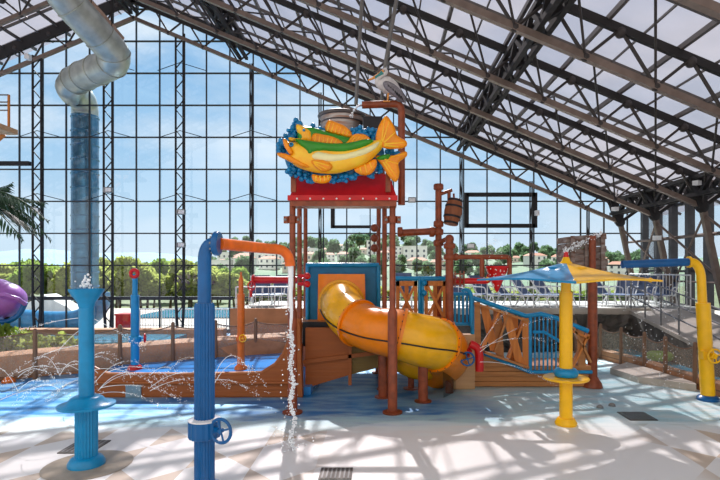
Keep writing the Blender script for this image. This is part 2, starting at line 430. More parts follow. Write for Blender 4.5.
def arcpath(p0, c, p1, n=8):
    p0, c, p1 = Vector(p0), Vector(c), Vector(p1)
    return [(1-t)**2*p0+2*(1-t)*t*c+t*t*p1 for t in [i/n for i in range(n+1)]]
def spline(pts, n=8):
    pts = [Vector(p) for p in pts]; k = len(pts); o = []
    for i in range(k-1):
        p0, p1, p2, p3 = pts[max(i-1, 0)], pts[i], pts[i+1], pts[min(i+2, k-1)]
        for j in range(n):
            t = j/n; o.append(.5*((2*p1)+(p2-p0)*t+(2*p0-5*p1+4*p2-p3)*t*t+(3*p1-p0-3*p2+p3)*t**3))
    o.append(pts[-1]); return o
ORD = ['first', 'second', 'third', 'fourth', 'fifth', 'sixth', 'seventh', 'eighth', 'ninth', 'tenth', 'eleventh', 'twelfth', 'thirteenth', 'fourteenth', 'fifteenth', 'sixteenth', 'seventeenth', 'eighteenth', 'nineteenth', 'twentieth']

# ------------------------------------------------------------------ setting
GY = 18.5; RX = -8.64; RZ = 11.95; SL = .42; EX = 8.43
def rz_at(x): return RZ-SL*abs(x-RX)
MB().add([(-22, -4, 0), (9.7, -4, 0), (9.7, GY+.2, 0), (-22, GY+.2, 0)], [(0, 1, 2, 3)]).build('floor', 'floor', kind='structure')

# outdoor ground, hills
def ground(x, y):
    z = -.03
    if y > 30: z -= min(1, (y-30)/12)*1.0
    if y > 95:
        u = CX+F*x/y; w = max(0, min(1, (u-190)/60)); w = w*w*(3-2*w)
        hh = 13.5+1.5*math.sin(u*.035+1)+.8*math.sin(u*.11)
        if u > 420: hh -= min(6.5, (u-420)*.045)
        z += w*hh*max(0, min(1, (y-95)/150))
    return z
mb = MB(); ys = [GY+.2, 22, 26, 30, 33, 37, 42, 55, 75, 95, 110, 125, 140, 160, 180, 200, 220, 245, 270, 300]
us = list(range(-260, 1100, 20)); vs = []
for y in ys:
    for u in us: vs.append((PX(u, y), y, ground(PX(u, y), y)))
k = len(us)
fs = [(i*k+j, i*k+j+1, (i+1)*k+j+1, (i+1)*k+j) for i in range(len(ys)-1) for j in range(k-1)]
pave = [f for f in fs if f[0]//k < 3]; grass = [f for f in fs if 3 <= f[0]//k < 9]; hill = [f for f in fs if f[0]//k >= 9]
MB().add(vs, pave).build('floor_terrace', 'outpave', kind='structure')
MB().add(vs, grass).build('floor_grass', 'grass', kind='structure')
MB().add(vs, hill).build('floor_hillside', 'hill', kind='structure')
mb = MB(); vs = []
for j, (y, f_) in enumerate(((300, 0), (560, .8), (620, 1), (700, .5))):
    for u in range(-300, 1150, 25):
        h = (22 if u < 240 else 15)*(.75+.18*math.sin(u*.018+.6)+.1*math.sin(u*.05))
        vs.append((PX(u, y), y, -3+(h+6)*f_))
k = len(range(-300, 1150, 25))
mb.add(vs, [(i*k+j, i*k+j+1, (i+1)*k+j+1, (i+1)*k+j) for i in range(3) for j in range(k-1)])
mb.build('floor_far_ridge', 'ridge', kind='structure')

# gable glass wall: glazing sheet and its mullion grid
xl = -18.0
def gtop(x): return rz_at(x)-.1
gl = MB().prism([(xl, 0), (EX+1.2, 0), (EX+1.2, gtop(EX)-.1), (EX, gtop(EX)), (RX, gtop(RX)), (xl, gtop(xl))], GY+.10, GY+.115)
win = gl.build('window_1', 'glass', kind='structure')
pw = 23.45/F*GY; ph = 32.1/F*GY
mb = MB(); x0 = PX(182.5, GY); i0 = math.ceil((xl-x0)/pw)
mull_x = [x0+pw*i for i in range(i0, 40) if x0+pw*i < EX+.9]
for i, x in enumerate(mull_x): mb.b2((x-.021, GY+.03, 0), (x+.021, GY+.09, min(gtop(x), gtop(min(x, EX)))))
z = PZ(297.5, GY)
while z < RZ:
    if z > .1:
        xr = min(EX+.9, RX+(RZ-.1-z)/SL) if z > gtop(EX) else EX+.9
        xa = max(xl, RX-(RZ-.1-z)/SL)
        mb.b2((xa, GY+.02, z-.022), (xr, GY+.09, z+.022))
    z += ph
mb.b2((xl, GY-.05, PZ(298, GY)-.07), (PX(232, GY), GY+.08, PZ(298, GY)+.05))
mb.b2((xl, GY-.05, 0), (EX+.9, GY+.08, .12))
mb.build('window_frame', 'mullion', win, smooth=False)
# framed opening vent in the gable glazing
mb = MB(); a, b, c, d = PX(466, GY), PX(534, GY), PZ(195, GY), PZ(226, GY)
for p, q in (((a, c), (b, c)), ((a, d), (b, d))): mb.b2((p[0], GY-.14, p[1]-.07), (q[0], GY-.03, q[1]+.07))
for x in (a, b): mb.b2((x-.08, GY-.14, d-.07), (x+.08, GY-.03, c+.07))
mb.build('window_2', 'steel', kind='structure', smooth=False)
mb = MB(); a, b, c, d = PX(333, GY), PX(379, GY), PZ(175, GY), PZ(227, GY)
for p, q in (((a, c), (b, c)), ((a, d), (b, d))): mb.b2((p[0], GY-.14, p[1]-.05), (q[0], GY-.03, q[1]+.05))
for x in (a, b): mb.b2((x-.07, GY-.14, d-.05), (x+.07, GY-.03, c+.05))
mb.build('window_3', 'steel', kind='structure', smooth=False)

# right glass wall
mb = MB(); WX = EX+1.0
mb.b2((WX+.1, -3, 0), (WX+.115, GY+.1, 4.75)); wr = mb.build('window_4', 'glass', kind='structure')
mb = MB(); y = GY
while y > -3:
    mb.b2((WX-.12, y-.09, 0), (WX+.09, y+.09, 4.9)); y -= .9
for z in (1.15, 2.2, 3.25, 4.3, 4.9): mb.b2((WX-.02, -3, z-.035), (WX+.07, GY, z+.035))
mb.build('window_frame', mat('dark_wall_post', (.075, .075, .085), .5), wr, smooth=False)

# roof skin
def skin(xa, xb, name, kind='structure'):
    za, zb = rz_at(xa)+.05, rz_at(xb)+.05
    mb = MB(); Y0, Y1 = 2.0, GY+.6
    mb.add([(xa, Y0, za), (xb, Y0, zb), (xb, Y1, zb), (xa, Y1, za)], [(0, 1, 2, 3)])
    return mb.build(name, 'roof', kind=kind, fix=False)
skin(RX, EX+1.6, 'ceiling'); skin(-22, RX, 'ceiling')
# purlins under the skin (run toward the viewer) and cross rafters
mb = MB(); s = 0
cs = 1/math.sqrt(1+SL*SL)
x = RX+.2; i = 0
while x < EX+1.5:
    w = .07 if i % 2 == 0 else .03
    mb.beam((x, 2.0, rz_at(x)-.03), (x, GY+.5, rz_at(x)-.03), w, w*1.3); x += .62; i += 1
x = RX-.2; i = 0
while x > -21:
    w = .07 if i % 2 == 0 else .03
    mb.beam((x, 2.0, rz_at(x)-.03), (x, GY+.5, rz_at(x)-.03), w, w*1.3); x -= .62; i += 1
y = GY
while y > 2:
    mb.beam((RX, y, RZ-.02), (EX+1.6, y, rz_at(EX+1.6)-.02), .05, .08)
    mb.beam((RX, y, RZ-.02), (-21, y, rz_at(-21)-.02), .05, .08); y -= 1.17
mb.build('trim_1', 'purlin', kind='structure', smooth=False)

# roof trusses
TY = [18.25, 15.95, 13.6, 11.3, 9.0, 6.7, 4.4]
TD = .78
def truss(y, idx):
    n = ['at the glass gable', 'just in front of the glass gable', 'over the right lounge deck', 'over the raised deck front', 'behind the fish sign', 'over the splash pool edge', 'over the white paving', 'nearest the viewer'][idx]
    t = root('roof_truss', 'dark steel roof truss spanning the hall ' + n, 'roof truss', (EX, y, rz_at(EX)-TD-.1), 'roof trusses')
    for sgn, xe in ((1, EX), (-1, -20.5)):
        bot = lambda x: rz_at(x)-.1-TD
        tp = lambda x: rz_at(x)-.14
        L_ = abs(xe-RX)
        MB().beam((RX, y, tp(RX)), (xe, y, tp(xe)), .10, .14 if idx else .42).build('top_chord', 'steel', t, smooth=False)
        MB().beam((RX, y, bot(RX)), (xe, y, bot(xe)), .12, .12).build('bottom_chord', 'chord', t, smooth=False)
        wb = MB(); nd = wb; n_ = int(L_/1.18); 
        for i in range(n_):
            xa = RX+sgn*L_*i/n_; xb = RX+sgn*L_*(i+1)/n_; xm = (xa+xb)/2
            wb.tube([(xa, y, bot(xa)), (xm, y, tp(xm))], .032, 6, False); wb.tube([(xm, y, tp(xm)), (xb, y, bot(xb))], .032, 6, False)
            nd.sphere((xm, y, tp(xm)-.06), .10, 8, 5)
            if idx > 0 and i % 1 == 0:
                wb.tube([(xa, y, bot(xa)), (xm, y+1.15, tp(xm)-.02)], .024, 5, False)
                wb.tube([(xb, y, bot(xb)), (xm, y-1.15, tp(xm)-.02)], .024, 5, False)
            nd.sphere((xa, y, bot(xa)), .085, 8, 5)
        wb.build('web', 'web', t)
for i, y in enumerate(TY): truss(y, i)

# deep lattice beams running along the hall
def long_beam(x, lab, k):
    t = root('lattice_beam', lab, 'roof beam', (x, 8, rz_at(x)-1.0), 'longitudinal roof beams')
    m1 = MB(); z1 = rz_at(x)-.22; z0 = z1-.45
    for dx in (-.11, .11):
        m1.beam((x+dx, 0, z1), (x+dx, GY-.2, z1), .10); m1.beam((x+dx, 0, z0), (x+dx, GY-.2, z0), .10)
    m1.build('chord', 'steel', t, smooth=False)
    w = MB(); y = 0
    while y < GY-1:
        for dx in (-.11, .11):
            w.beam((x+dx, y, z0), (x+dx, y+.55, z1), .09); w.beam((x+dx, y+.55, z1), (x+dx, y+1.1, z0), .09)
        w.beam((x-.11, y, z0), (x+.11, y+.55, z0), .06); w.beam((x-.11, y, z1), (x+.11, y, z1), .06); w.beam((x+.11, y+.55, z0), (x-.11, y+1.1, z0), .06); y += 1.1
    w.build('web', 'steel', t, smooth=False)
long_beam(2.85, 'deep dark lattice beam running toward the viewer over the middle of the hall', 0)
long_beam(-4.8, 'deep dark lattice beam left of the fish sign under the roof', 1)
long_beam(RX, 'dark lattice ridge beam at the peak of the roof', 2)
long_beam(EX-.2, 'dark lattice eave beam above the right glass wall', 3)

# eave brackets and leaning columns of the right wall
for i, y in enumerate(TY[:6]):
    t = root('leaning_column', 'dark leaning steel column of the right glass wall, %s from the far gable' % ORD[i], 'column', (EX+.75, y, 0), 'right wall columns')
    zt = rz_at(EX)-.1-TD
    MB().beam((EX, y, zt), (EX+.85, y, 0), .14, .14).build('shaft', 'chord', t, smooth=False)
    MB().beam((EX, y, zt), (EX+.95, y, rz_at(EX)-.2), .10).beam((EX-.28, y, rz_at(EX)-.1), (EX-.02, y, zt), .25).beam((EX, y, zt), (EX+.1, y, rz_at(EX)-.15), .13).build('knee_bracket', 'steel', t, smooth=False)
    MB().sphere((EX, y, zt), .17, 10, 6).build('joint_node', 'steel', t)
    if i < 5:
        y2 = TY[i+1]; b = MB()
        b.tube([(EX+.05, y, zt-.2), (EX+.6, y2, 1.9)], .035, 6); b.tube([(EX+.05, y2, zt-.2), (EX+.6, y, 1.9)], .035, 6)
        b.tube([(EX+.6, y, 1.9), (EX+.6, y2, 1.9)], .03, 6); b.tube([(EX+.28, y, 3.2), (EX+.28, y2, 3.2)], .045, 6)
        b.build('cross_brace', 'chord', t)

# lattice columns of the gable wall
cu = [37, 108, 180, 251, 320, 391, 461, 531, 588]
for i, u in enumerate(cu):
    x = PX(u, GY-.25); zt = rz_at(x)-.75
    t = root('lattice_column', 'slender black lattice column at the far glass wall, %s from the left' % ORD[i], 'column', (x, GY-.25, 0), 'gable wall lattice columns')
    wd = .15 if i < 3 else .035
    base = 1.15 if u > 232 else 0
    m1 = MB()
    for dx in (-wd, wd):
        if i < 3: m1.beam((x+dx*.55, GY-.25, 0), (x+dx, GY-.25, 1.3), .075); m1.beam((x+dx, GY-.25, 1.3), (x+dx, GY-.25, zt), .055)
        else: m1.beam((x+dx, GY-.25, base), (x+dx, GY-.25, zt), .04)
    m1.build('upright', 'steel', t, smooth=False)
    w = MB(); z = base+.3; k = 0; st = .36 if i < 3 else .8
    while z < zt-st:
        sg = 1 if k % 2 else -1
        w.beam((x-sg*wd, GY-.25, z), (x+sg*wd, GY-.25, z+st), .03); z += st; k += 1
    w.build('lacing', 'steel', t, smooth=False)
    MB().box((x, GY-.25, base+.03), (2*wd+.16, .2, .06)).build('base_plate', 'steel', t, smooth=False)

# wall straps: thin diagonal cable ties on the glass wall
for i, (u, v) in enumerate(((37, 134), (108, 134), (180, 134), (251, 134), (37, 197), (108, 197), (180, 197), (251, 197), (180, 66), (108, 66))):
    c = P(u, v, GY-.2)
    mb = MB(); mb.tube([c+Vector((-.85, .15, -.1)), c+Vector((0, 0, .12)), c+Vector((.85, .15, -.1))], .014, 5)
    mb.build('tie_bar', 'steel', label='thin steel tie bar crossing the %s lattice column at %s height' % (ORD[cu.index(u)], {134: 'upper middle', 197: 'middle', 66: 'top'}[v]), cat='tie bar', group='tie bars on the glass wall')

# ------------------------------------------------------------------ outdoors: trees
def crown(name, m, h, r, n, seed, s=.17):
    rd = random.Random(seed); mb = MB(); lumps = []
    for i in range(13):
        a = rd.random()*2*PI; q = rd.random()**.5*r*.62
        lumps.append((Vector((math.cos(a)*q, math.sin(a)*q, h*(.42+.42*rd.random()*(1-.4*q/r)))), r*rd.uniform(.34, .5)))
    for i in range(n):
        c, rr = lumps[rd.randrange(len(lumps))]
        d = Vector((rd.gauss(0, 1), rd.gauss(0, 1), rd.gauss(0, .8))).normalized(); p = c+d*rr*rd.uniform(.72, 1.05)
        e = Euler((rd.random()*6, rd.random()*6, rd.random()*6)).to_matrix(); w = s*rd.uniform(.6, 1.3)
        mb.add([p+e @ Vector(v)*w for v in ((-1, -.6, 0), (1, -.6, 0), (1, .6, .1), (-1, .6, 0))], [(0, 1, 2, 3)])
    return mb
protos = []
for k, (mm, nm) in enumerate((('leaf', 'pine_tree'), ('leaf2', 'olive_tree'), ('leaf', 'pine_tree'), ('leaf2', 'olive_tree'))):
    r = root(nm, 'x', 'tree')
    crown('foliage', mm, 4, 1.6, 2600, 11+k).build('foliage', mm, r, smooth=False, fix=False)
    MB().tube(spline([(0, 0, 0), (.06, .04, 1), (-.05, 0, 2), (.03, 0, 2.8)], 4), [.11-.07*i/12 for i in range(13)], 8).build('trunk', 'bark', r)
    protos.append(r)
rt = root('hill_tree', 'dark green tree on the far hillside', 'tree')
crown('foliage', 'leafd', 4, 1.9, 700, 40, .30).build('foliage', 'leafd', rt, smooth=False, fix=False)
MB().tube([(0, 0, 0), (0, 0, 2)], .14, 6).build('trunk', 'bark', rt)
used = [False]*4; rd = random.Random(3)
tl = []
for u in range(-40, 640, 17):
    for row in range(3 if u < 236 else 2):
        uu = u+rd.uniform(-7, 7)+row*6; Y = (36, 43, 50)[row]+rd.uniform(-2, 2)
        if uu < 150: top = rd.uniform(256, 268)
        elif uu < 236: top = rd.uniform(258, 276)
        elif uu < 300: top = rd.uniform(278, 290)
        else: top = rd.uniform(286, 296)
        tl.append((uu, Y, top, row))
tl.sort()
for j, (uu, Y, top, row) in enumerate(tl):
    x = PX(uu, Y); g0 = ground(x, Y); h = PZ(top, Y)-g0; k = rd.randrange(4)
    sc = h/3.75; sx = max(sc, .85)
    rn = ['front', 'middle', 'back'][row]
    side = 'left of the blue pipe post' if uu < 204 else ('behind the play tower' if uu < 400 else 'beyond the lounge deck')
    lab = '%s outdoors in the %s row, %s' % (['mid green bushy pine', 'pale olive tree', 'rounded green pine', 'pale spreading tree'][k], rn, side)
    if not used[k]:
        o = protos[k]; used[k] = True; o.location = (x, Y, g0); o.scale = (sx, sx, sc); o['label'] = lab; o['group'] = lab
    else: copy_thing(protos[k], (x, Y, g0), rd.random()*6, (sx, sx, sc), lab, lab)
first = True; placed = []
for j in range(420):
    if len(placed) > 150: break
    u = rd.uniform(195, 640); Y = rd.choice([112, 135, 160, 185, 205, 222, 238, 243, 246])+rd.uniform(-5, 5)
    x = PX(u, Y); z = ground(x, Y)-.3; s = rd.uniform(.9, 1.6)*(1 if Y > 150 else .8)
    if any((x-a)**2+(Y-b)**2 < (1.7*(s+c_))**2 for a, b, c_ in placed): continue
    placed.append((x, Y, s))
    lab = 'dark green tree on the far hillside, small among the houses' if Y < 215 else 'dark green tree along the crest of the far hill'
    if first: rt.location = (x, Y, z); rt.scale = (s, s, s); rt['label'] = lab; rt['group'] = lab; first = False
    else: copy_thing(rt, (x, Y, z), rd.random()*6, s, lab, lab)

# houses on the hillside
def house(w, d, h, roofed, wm_, cols, rows):
    r = root('hillside_house', 'x', 'house')
    MB().b2((-w/2, -d/2, -1), (w/2, d/2, h)).build('wall', wm_, r, smooth=False)
    if roofed:
        MB().add([(-w/2-.3, -d/2-.3, h), (w/2+.3, -d/2-.3, h), (w/2+.3, d/2+.3, h), (-w/2-.3, d/2+.3, h), (-w/2*.6, 0, h+1.4), (w/2*.6, 0, h+1.4)],
                 [(0, 1, 5, 4), (2, 3, 4, 5), (1, 2, 5), (3, 0, 4), (0, 3, 2, 1)]).build('roof', 'tile', r, smooth=False)
    else: MB().b2((-w/2-.15, -d/2-.15, h), (w/2+.15, d/2+.15, h+.25)).build('roof', 'wallw', r, smooth=False)
    for i in range(cols):
        for j in range(rows):
            x = -w/2+(i+.5)*w/cols; z = .6+j*2.6
            MB().b2((x-.5, -d/2-.04, z+.3), (x+.5, -d/2+.05, z+1.6)).build('window', 'winglass', r, smooth=False)
    return r
hp = [house(9, 7, 5.4, True, 'wallw', 3, 2), house(12, 8, 6.5, False, 'wallw', 4, 2), house(8, 7, 3.4, True, 'wallc', 3, 1), house(14, 8, 8, False, 'wallw', 5, 3)]
hu = [False]*4; kinds = ['white two storey red roofed house', 'white flat roofed apartment block', 'low cream house with terracotta roof', 'large white many windowed block']
hl = []
for (u0, u1, Ys, n) in ((212, 300, (130, 150, 172), 4), (300, 392, (135, 158, 178, 200), 5), (392, 462, (135, 160, 185), 4), (462, 640, (130, 155, 180), 6)):
    for Y in Ys:
        for i in range(n): hl.append((u0+(u1-u0)*(i+rd.uniform(.2, .8))/n, Y+rd.uniform(-6, 6)))
hl = [q_ for q_ in hl if not any((PX(q_[0], q_[1])-a)**2+(q_[1]-b)**2 < (1.7*c_+3.5)**2 for a, b, c_ in placed)]
hl.sort()
for j, (u, Y) in enumerate(hl):
    k = rd.choice([0, 0, 0, 1, 2, 2, 2, 3]); x = PX(u, Y); z = ground(x, Y)
    zone = 'left of the play tower' if u < 290 else ('framed between the tower posts' if u < 390 else ('behind the hanging barrel' if u < 462 else 'beyond the lounge deck'))
    lev = 'low' if Y < 145 else ('halfway up' if Y < 172 else 'high')
    lab = '%s, %s on hill, %s' % (kinds[k], lev, zone); s = rd.uniform(.40, .62)
    if not hu[k]: o = hp[k]; hu[k] = True; o.location = (x, Y, z); o.scale = (s, s, s); o.rotation_euler = (0, 0, rd.uniform(-.3, .3)); o['label'] = lab; o['group'] = lab
    else: copy_thing(hp[k], (x, Y, z), rd.uniform(-.4, .4), s, lab, lab)

# outdoor pool, red box, railings, blue slide
a = P(136, 314, 26); mb = MB(); mb.b2((PX(140, 25), 24, -.02), (PX(236, 25), 29.5, .05))
mb.build('outdoor_pool', 'poolwater', label='turquoise outdoor pool on the white terrace beyond the glass', cat='pool', smooth=False)
t = root('red_box', 'red square cabinet standing on the terrace behind the slim blue post', 'cabinet', (PX(125, 20), 20, 0))
MB().b2((PX(118, 20), 19.8, 0), (PX(133, 20), 20.4, PZ(315, 20))).build('body', 'red', t, smooth=False)
MB().b2((PX(117.5, 20), 19.75, PZ(315, 20)), (PX(133.5, 20), 20.45, PZ(313.5, 20))).build('lid', 'redroof', t, smooth=False)
def railing(p, q, h, n, m, label, name='railing', r=.018, mid=True):
    p, q = Vector(p), Vector(q); t = root(name, label, 'railing', p)
    tr = MB().tube([p+Vector((0, 0, h)), q+Vector((0, 0, h))], r*1.4, 8)
    tr.build('top_rail', m, t)
    if mid: MB().tube([p+Vector((0, 0, .1)), q+Vector((0, 0, .1))], r, 6).build('bottom_rail', m, t)
    b = MB()
    for i in range(n+1):
        c = p.lerp(q, i/n); b.cyl(c+Vector((0, 0, .0)), c+Vector((0, 0, h)), r*(1.5 if i % 8 == 0 else .7), 6)
    o = b.build('balusters', m, t); return t
railing((PX(140, 20), 20, 0), (PX(232, 20), 20, 0), .72, 34, 'white', 'white picket railing on the terrace outside the glass wall')
mb = MB(); path = spline([P(98, 292, 19.8), P(96, 308, 19.8), P(80, 320, 19.9), P(50, 322, 20.2), P(0, 318, 20.8), P(-60, 315, 21.5)], 6)
mb.tube(path, .42, 18); mb.build('outdoor_water_slide', 'outblue', label='blue closed tube slide curling along the ground outside at left', cat='water slide')
mb = MB().prism([(PX(22, 24), -.1), (PX(88, 24), -.1), (PX(75, 24), .5), (PX(50, 24), 1.1), (PX(34, 24), .7)], 23.5, 24.5)
mb.build('white_canopy', 'wallw', label='white canvas heap beside the outdoor blue slide', cat='canopy', smooth=False)

# steel tube slide coming through the roof
R0 = .47
t = root('steel_tube_slide', 'polished steel tube slide bending down from the roof at upper left', 'water slide', P(72, 60, 17.5))
p1 = spline([P(30, -70, 13.6), P(60, -10, 14.6), P(96, 32, 15.6), P(112, 50, 16.2)], 6)
elb = spline([P(108, 45, 16.1), P(114, 54, 16.3), P(112, 63, 16.6), P(100, 69, 17.0), P(86, 75, 17.5), P(75, 81, 18.0), P(70, 88, 18.2)], 6)
# keep elbow radii tight
MB().tube(p1, R0, 28, False).build('upper_section', 'steelslide', t)
MB().tube(elb, R0, 28, False).build('elbow', 'steelslide', t)
MB().tube([elb[-4], elb[-3], elb[-2]]+spline([P(70, 88, 18.2), P(74, 94, 18.6), P(81, 98, 19.1), P(84.5, 106, 19.5), P(85, 116, 19.6)], 6), R0*.97, 28, False).build('lower_bend', 'steelslide', t)
MB().tube([P(85, 116, 19.6), P(85, 300, 19.6)], R0, 28, False).build('down_pipe', 'bluetube', t)
for v in range(118, 300, 14):
    MB().torus(P(85, v, 19.6), R0, .025, (0, 0, 1), 28, 6).build('joint_ring', 'bluetube', t)
for i in (3, 8, 13): 
    q = p1[i]; MB().torus(q, R0+.01, .02, (p1[i+1]-p1[i-1]), 28, 6).build('joint_ring', 'steelslide', t)
for i in (6, 12, 19, 25, 30):
    MB().torus(elb[i], R0+.01, .018, (elb[i+1]-elb[i-1]), 28, 6).build('joint_ring', 'steelslide', t)
mb = MB(); off = Vector((.34, 0, .30))
for i in range(len(p1)-1):
    mb.beam(p1[i]+off, p1[i+1]+off, .05, .22)
mb.build('side_flange', mat('rusty_flange', (.42, .28, .21), .6), t, smooth=False)
for k in (4, 9, 13): MB().beam(p1[k]+off, p1[k]+off+Vector((.1, 0, 1.6)), .05).build('hanger', 'steel', t, smooth=False)

# ------------------------------------------------------------------ raised lounge deck, ramp, rocks
DZ = 1.15; DX0 = PX(232, 14.5)
MB().b2((DX0, 14.5, 0), (EX+.9, GY-.4, DZ)).build('floor_deck', 'deckfloor', kind='structure', smooth=False)
MB().b2((DX0-.03, 14.42, 0), (1.6, 14.5, DZ+.03)).build('wall_deck_front', 'brownwall', kind='structure', smooth=False)
MB().b2((1.6, 14.38, DZ-.14), (7.5, 14.52, DZ+.04)).build('trim_2', 'concrete', kind='structure', smooth=False)
rd = random.Random(5)
mb = MB(); nx, nz_ = 46, 10; vs = []
for j in range(nz_+1):
    for i in range(nx+1):
        x = 1.6+5.9*i/nx; z = (DZ-.12)*j/nz_; vs.append((x, 14.35-.20*rd.random()-.1*math.sin(x*2), z))
mb.add(vs, [(j*(nx+1)+i, j*(nx+1)+i+1, (j+1)*(nx+1)+i+1, (j+1)*(nx+1)+i) for j in range(nz_) for i in range(nx)])
mb.build('wall_rock_front', 'rock', kind='structure', smooth=False)
# ramp right
mb = MB(); mb.add([(6.9, 14.5, 0), (EX+.6, 14.5, 0), (EX+.6, 14.5, DZ), (6.9, 14.5, DZ), (6.9, 8.6, 0), (EX+.6, 8.6, 0), (EX+.6, 8.6, .18), (6.9, 8.6, .18)],
    [(0, 1, 2, 3), (4, 7, 6, 5), (3, 2, 6, 7), (0, 3, 7, 4), (1, 5, 6, 2)])
mb.build('floor_ramp', 'concrete', kind='structure', smooth=False)
mb = MB(); mb.add([(6.84, 14.3, 0), (6.89, 14.3, DZ-.12), (6.89, 8.6, .1), (6.84, 8.6, 0)], [(0, 1, 2, 3)]); mb.build('wall_ramp_side', 'rock', kind='structure')
# railings on the deck
railing((PX(395, 14.6), 14.6, DZ), (6.9, 14.6, DZ), .85, 40, 'white', 'white baluster railing along the front edge of the raised lounge deck', r=.010)
railing((PX(236, 14.6), 14.6, DZ), (PX(288, 14.6), 14.6, DZ), .62, 8, 'white', 'short white railing on the brown wall behind the orange slim post', r=.014)
t = root('ramp_railing', 'grey sloping handrail beside the ramp at the far right', 'railing', (6.95, 14.4, DZ))
for z in (.95, .65, .35): MB().tube([(6.95, 14.4, DZ+z), (6.95, 9.0, .22+z)], .02, 8).build('rail', 'greylight', t)
for i in range(8):
    y = 14.4-i*.77; zb = DZ-(14.5-y)/5.9*.97; MB().cyl((6.95, y, zb-.02), (6.95, y, zb+.95), .022, 8).build('baluster', 'greylight', t)
railing((8.6, 14.4, DZ), (8.6, GY-.6, DZ), .95, 20, 'white', 'white railing beside the right glass wall', r=.014)

# lounge chairs
ch = root('lounge_chair', 'x', 'lounge chair')
for s_ in (-1, 1):
    MB().tube(spline([(s_*.3, -.95, .34), (s_*.3, -.2, .34), (s_*.3, .12, .36), (s_*.3, .55, .90)], 4), .022, 6).build('side_rail', 'white', ch)
    MB().tube([(s_*.31, -.75, 0), (s_*.31, -.6, .34)], .02, 6).build('leg', 'white', ch)
    MB().tube([(s_*.31, .35, 0), (s_*.31, .1, .36)], .02, 6).build('leg', 'white', ch)
    MB().tube(spline([(s_*.34, -.35, .34), (s_*.36, -.3, .55), (s_*.36, .1, .57), (s_*.33, .28, .58)], 4), .02, 6).build('arm_rest', 'white', ch)
MB().box((0, -.42, .355), (.56, 1.04, .02)).build('seat_sling', 'sling', ch, smooth=False)
MB().add([(-.28, .12, .37), (.28, .12, .37), (.28, .56, .92), (-.28, .56, .92), (-.28, .14, .35), (.28, .14, .35), (.28, .58, .90), (-.28, .58, .90)],
         [(0, 1, 2, 3), (7, 6, 5, 4), (0, 4, 5, 1), (2, 6, 7, 3), (0, 3, 7, 4), (1, 5, 6, 2)]).build('back_sling', 'sling', ch, smooth=False)
cl = [(262, 16.0, .3), (278, 16.3, -.2), (463, 16.4, .7), (487, 16.2, .5), (508, 15.9, .9), (530, 15.7, .9), (549, 16.3, .7), (606, 16.2, .6), (624, 16.0, -.7), (643, 15.9, -.7), (663, 15.8, -.8)]
for i, (u, Y, a) in enumerate(cl):
    lab = 'white framed lounge chair with navy sling on the raised deck, %s from the left' % ORD[i]
    loc = (PX(u, Y), Y, DZ)
    if i == 0: ch.location = loc; ch.rotation_euler = (0, 0, a); ch['label'] = lab; ch['group'] = 'lounge chairs on the raised deck'
    else: copy_thing(ch, loc, a, None, lab, 'lounge chairs on the raised deck')
t = root('pool_chair', 'white framed chair with navy back by the red water cannon', 'chair', (PX(404, 16.0), 16, DZ))
MB().box((PX(404, 16), 16, DZ+.4), (.5, .5, .04)).build('seat', 'sling', t, smooth=False)
MB().box((PX(404, 16), 16.25, DZ+.7), (.5, .04, .6)).build('backrest', 'sling', t, smooth=False)
for a in (-.23, .23):
    for b in (-.22, .22): MB().cyl((PX(404, 16)+a, 16+b, DZ), (PX(404, 16)+a, 16+b, DZ+.4), .018, 6).build('leg', 'white', t)

# left curb, fences
cp = [(-11, 8.6), (-9.3, 9.7), (-7.8, 10.6), (-6.9, 11.25), (-5.9, 11.6), (-4.8, 12.2), (-3.6, 12.75), (-2.3, 13.3), (-1.2, 13.9)]
cpv = spline([(x, y, 0) for x, y in cp], 5)
mb = MB(); vs = []
prof = [(-.05, 0), (-.08, .32), (0, .46), (.14, .50), (.45, .50), (.5, .44), (.5, 0)]
for i, p in enumerate(cpv):
    d = (cpv[min(i+1, len(cpv)-1)]-cpv[max(i-1, 0)]).normalized(); nrm = Vector((-d.y, d.x, 0))
    for a, z in prof: vs.append(p+nrm*a+Vector((0, 0, z*(1+.25*i/len(cpv)))))
k = len(prof)
mb.add(vs, [(i*k+j, i*k+j+1, (i+1)*k+j+1, (i+1)*k+j) for i in range(len(cpv)-1) for j in range(k-1)])
mb.build('wall_curb_left', 'curb', kind='structure')
def fence(pts, label, h=1.0, zt=None, group=None, z0=0, pr=.043):
    t = root('net_fence', label, 'fence', (pts[0][0], pts[0][1], z0))
    for (x, y) in pts:
        MB().lathe((x, y, z0), [(pr, 0), (pr*1.05, h*.4), (pr*.95, h), (pr*.5, h+.03)], 10).build('post', 'post', t)
    for a, b in zip(pts, pts[1:]):
        n = 8; vs = []
        for i in range(n+1):
            s_ = i/n; sag = .10*4*s_*(1-s_)
            x = a[0]+(b[0]-a[0])*s_; y = a[1]+(b[1]-a[1])*s_
            vs += [(x, y, z0+.1), (x, y, z0+h-.05-sag)]
        MB().add(vs, [(2*i, 2*i+2, 2*i+3, 2*i+1) for i in range(n)]).build('net', 'net', t, smooth=False, fix=False)
        MB().tube([vs[2*i+1] for i in range(n+1)], .014, 6).build('top_rope', 'post', t)
        MB().tube([vs[2*i] for i in range(n+1)], .012, 6).build('bottom_rope', 'post', t)
    return t
fence([(-9.4, 9.5), (-7.13, 10.75), (-5.75, 11.5), (-4.8, 12.05), (-3.95, 12.5), (-3.1, 12.95), (-2.0, 13.3)], 'rope net fence on wooden posts along the curved terracotta curb at left', 1.02)
fx = [(5.3, 14.1), (5.6, 13.2), (5.75, 12.4), (5.85, 11.5), (5.9, 10.75), (6.0, 9.9), (6.1, 9.0), (6.2, 8.0)]
fence(fx, 'brown rope net fence on wooden posts behind the right yellow pipe post', .86)
mb = MB()
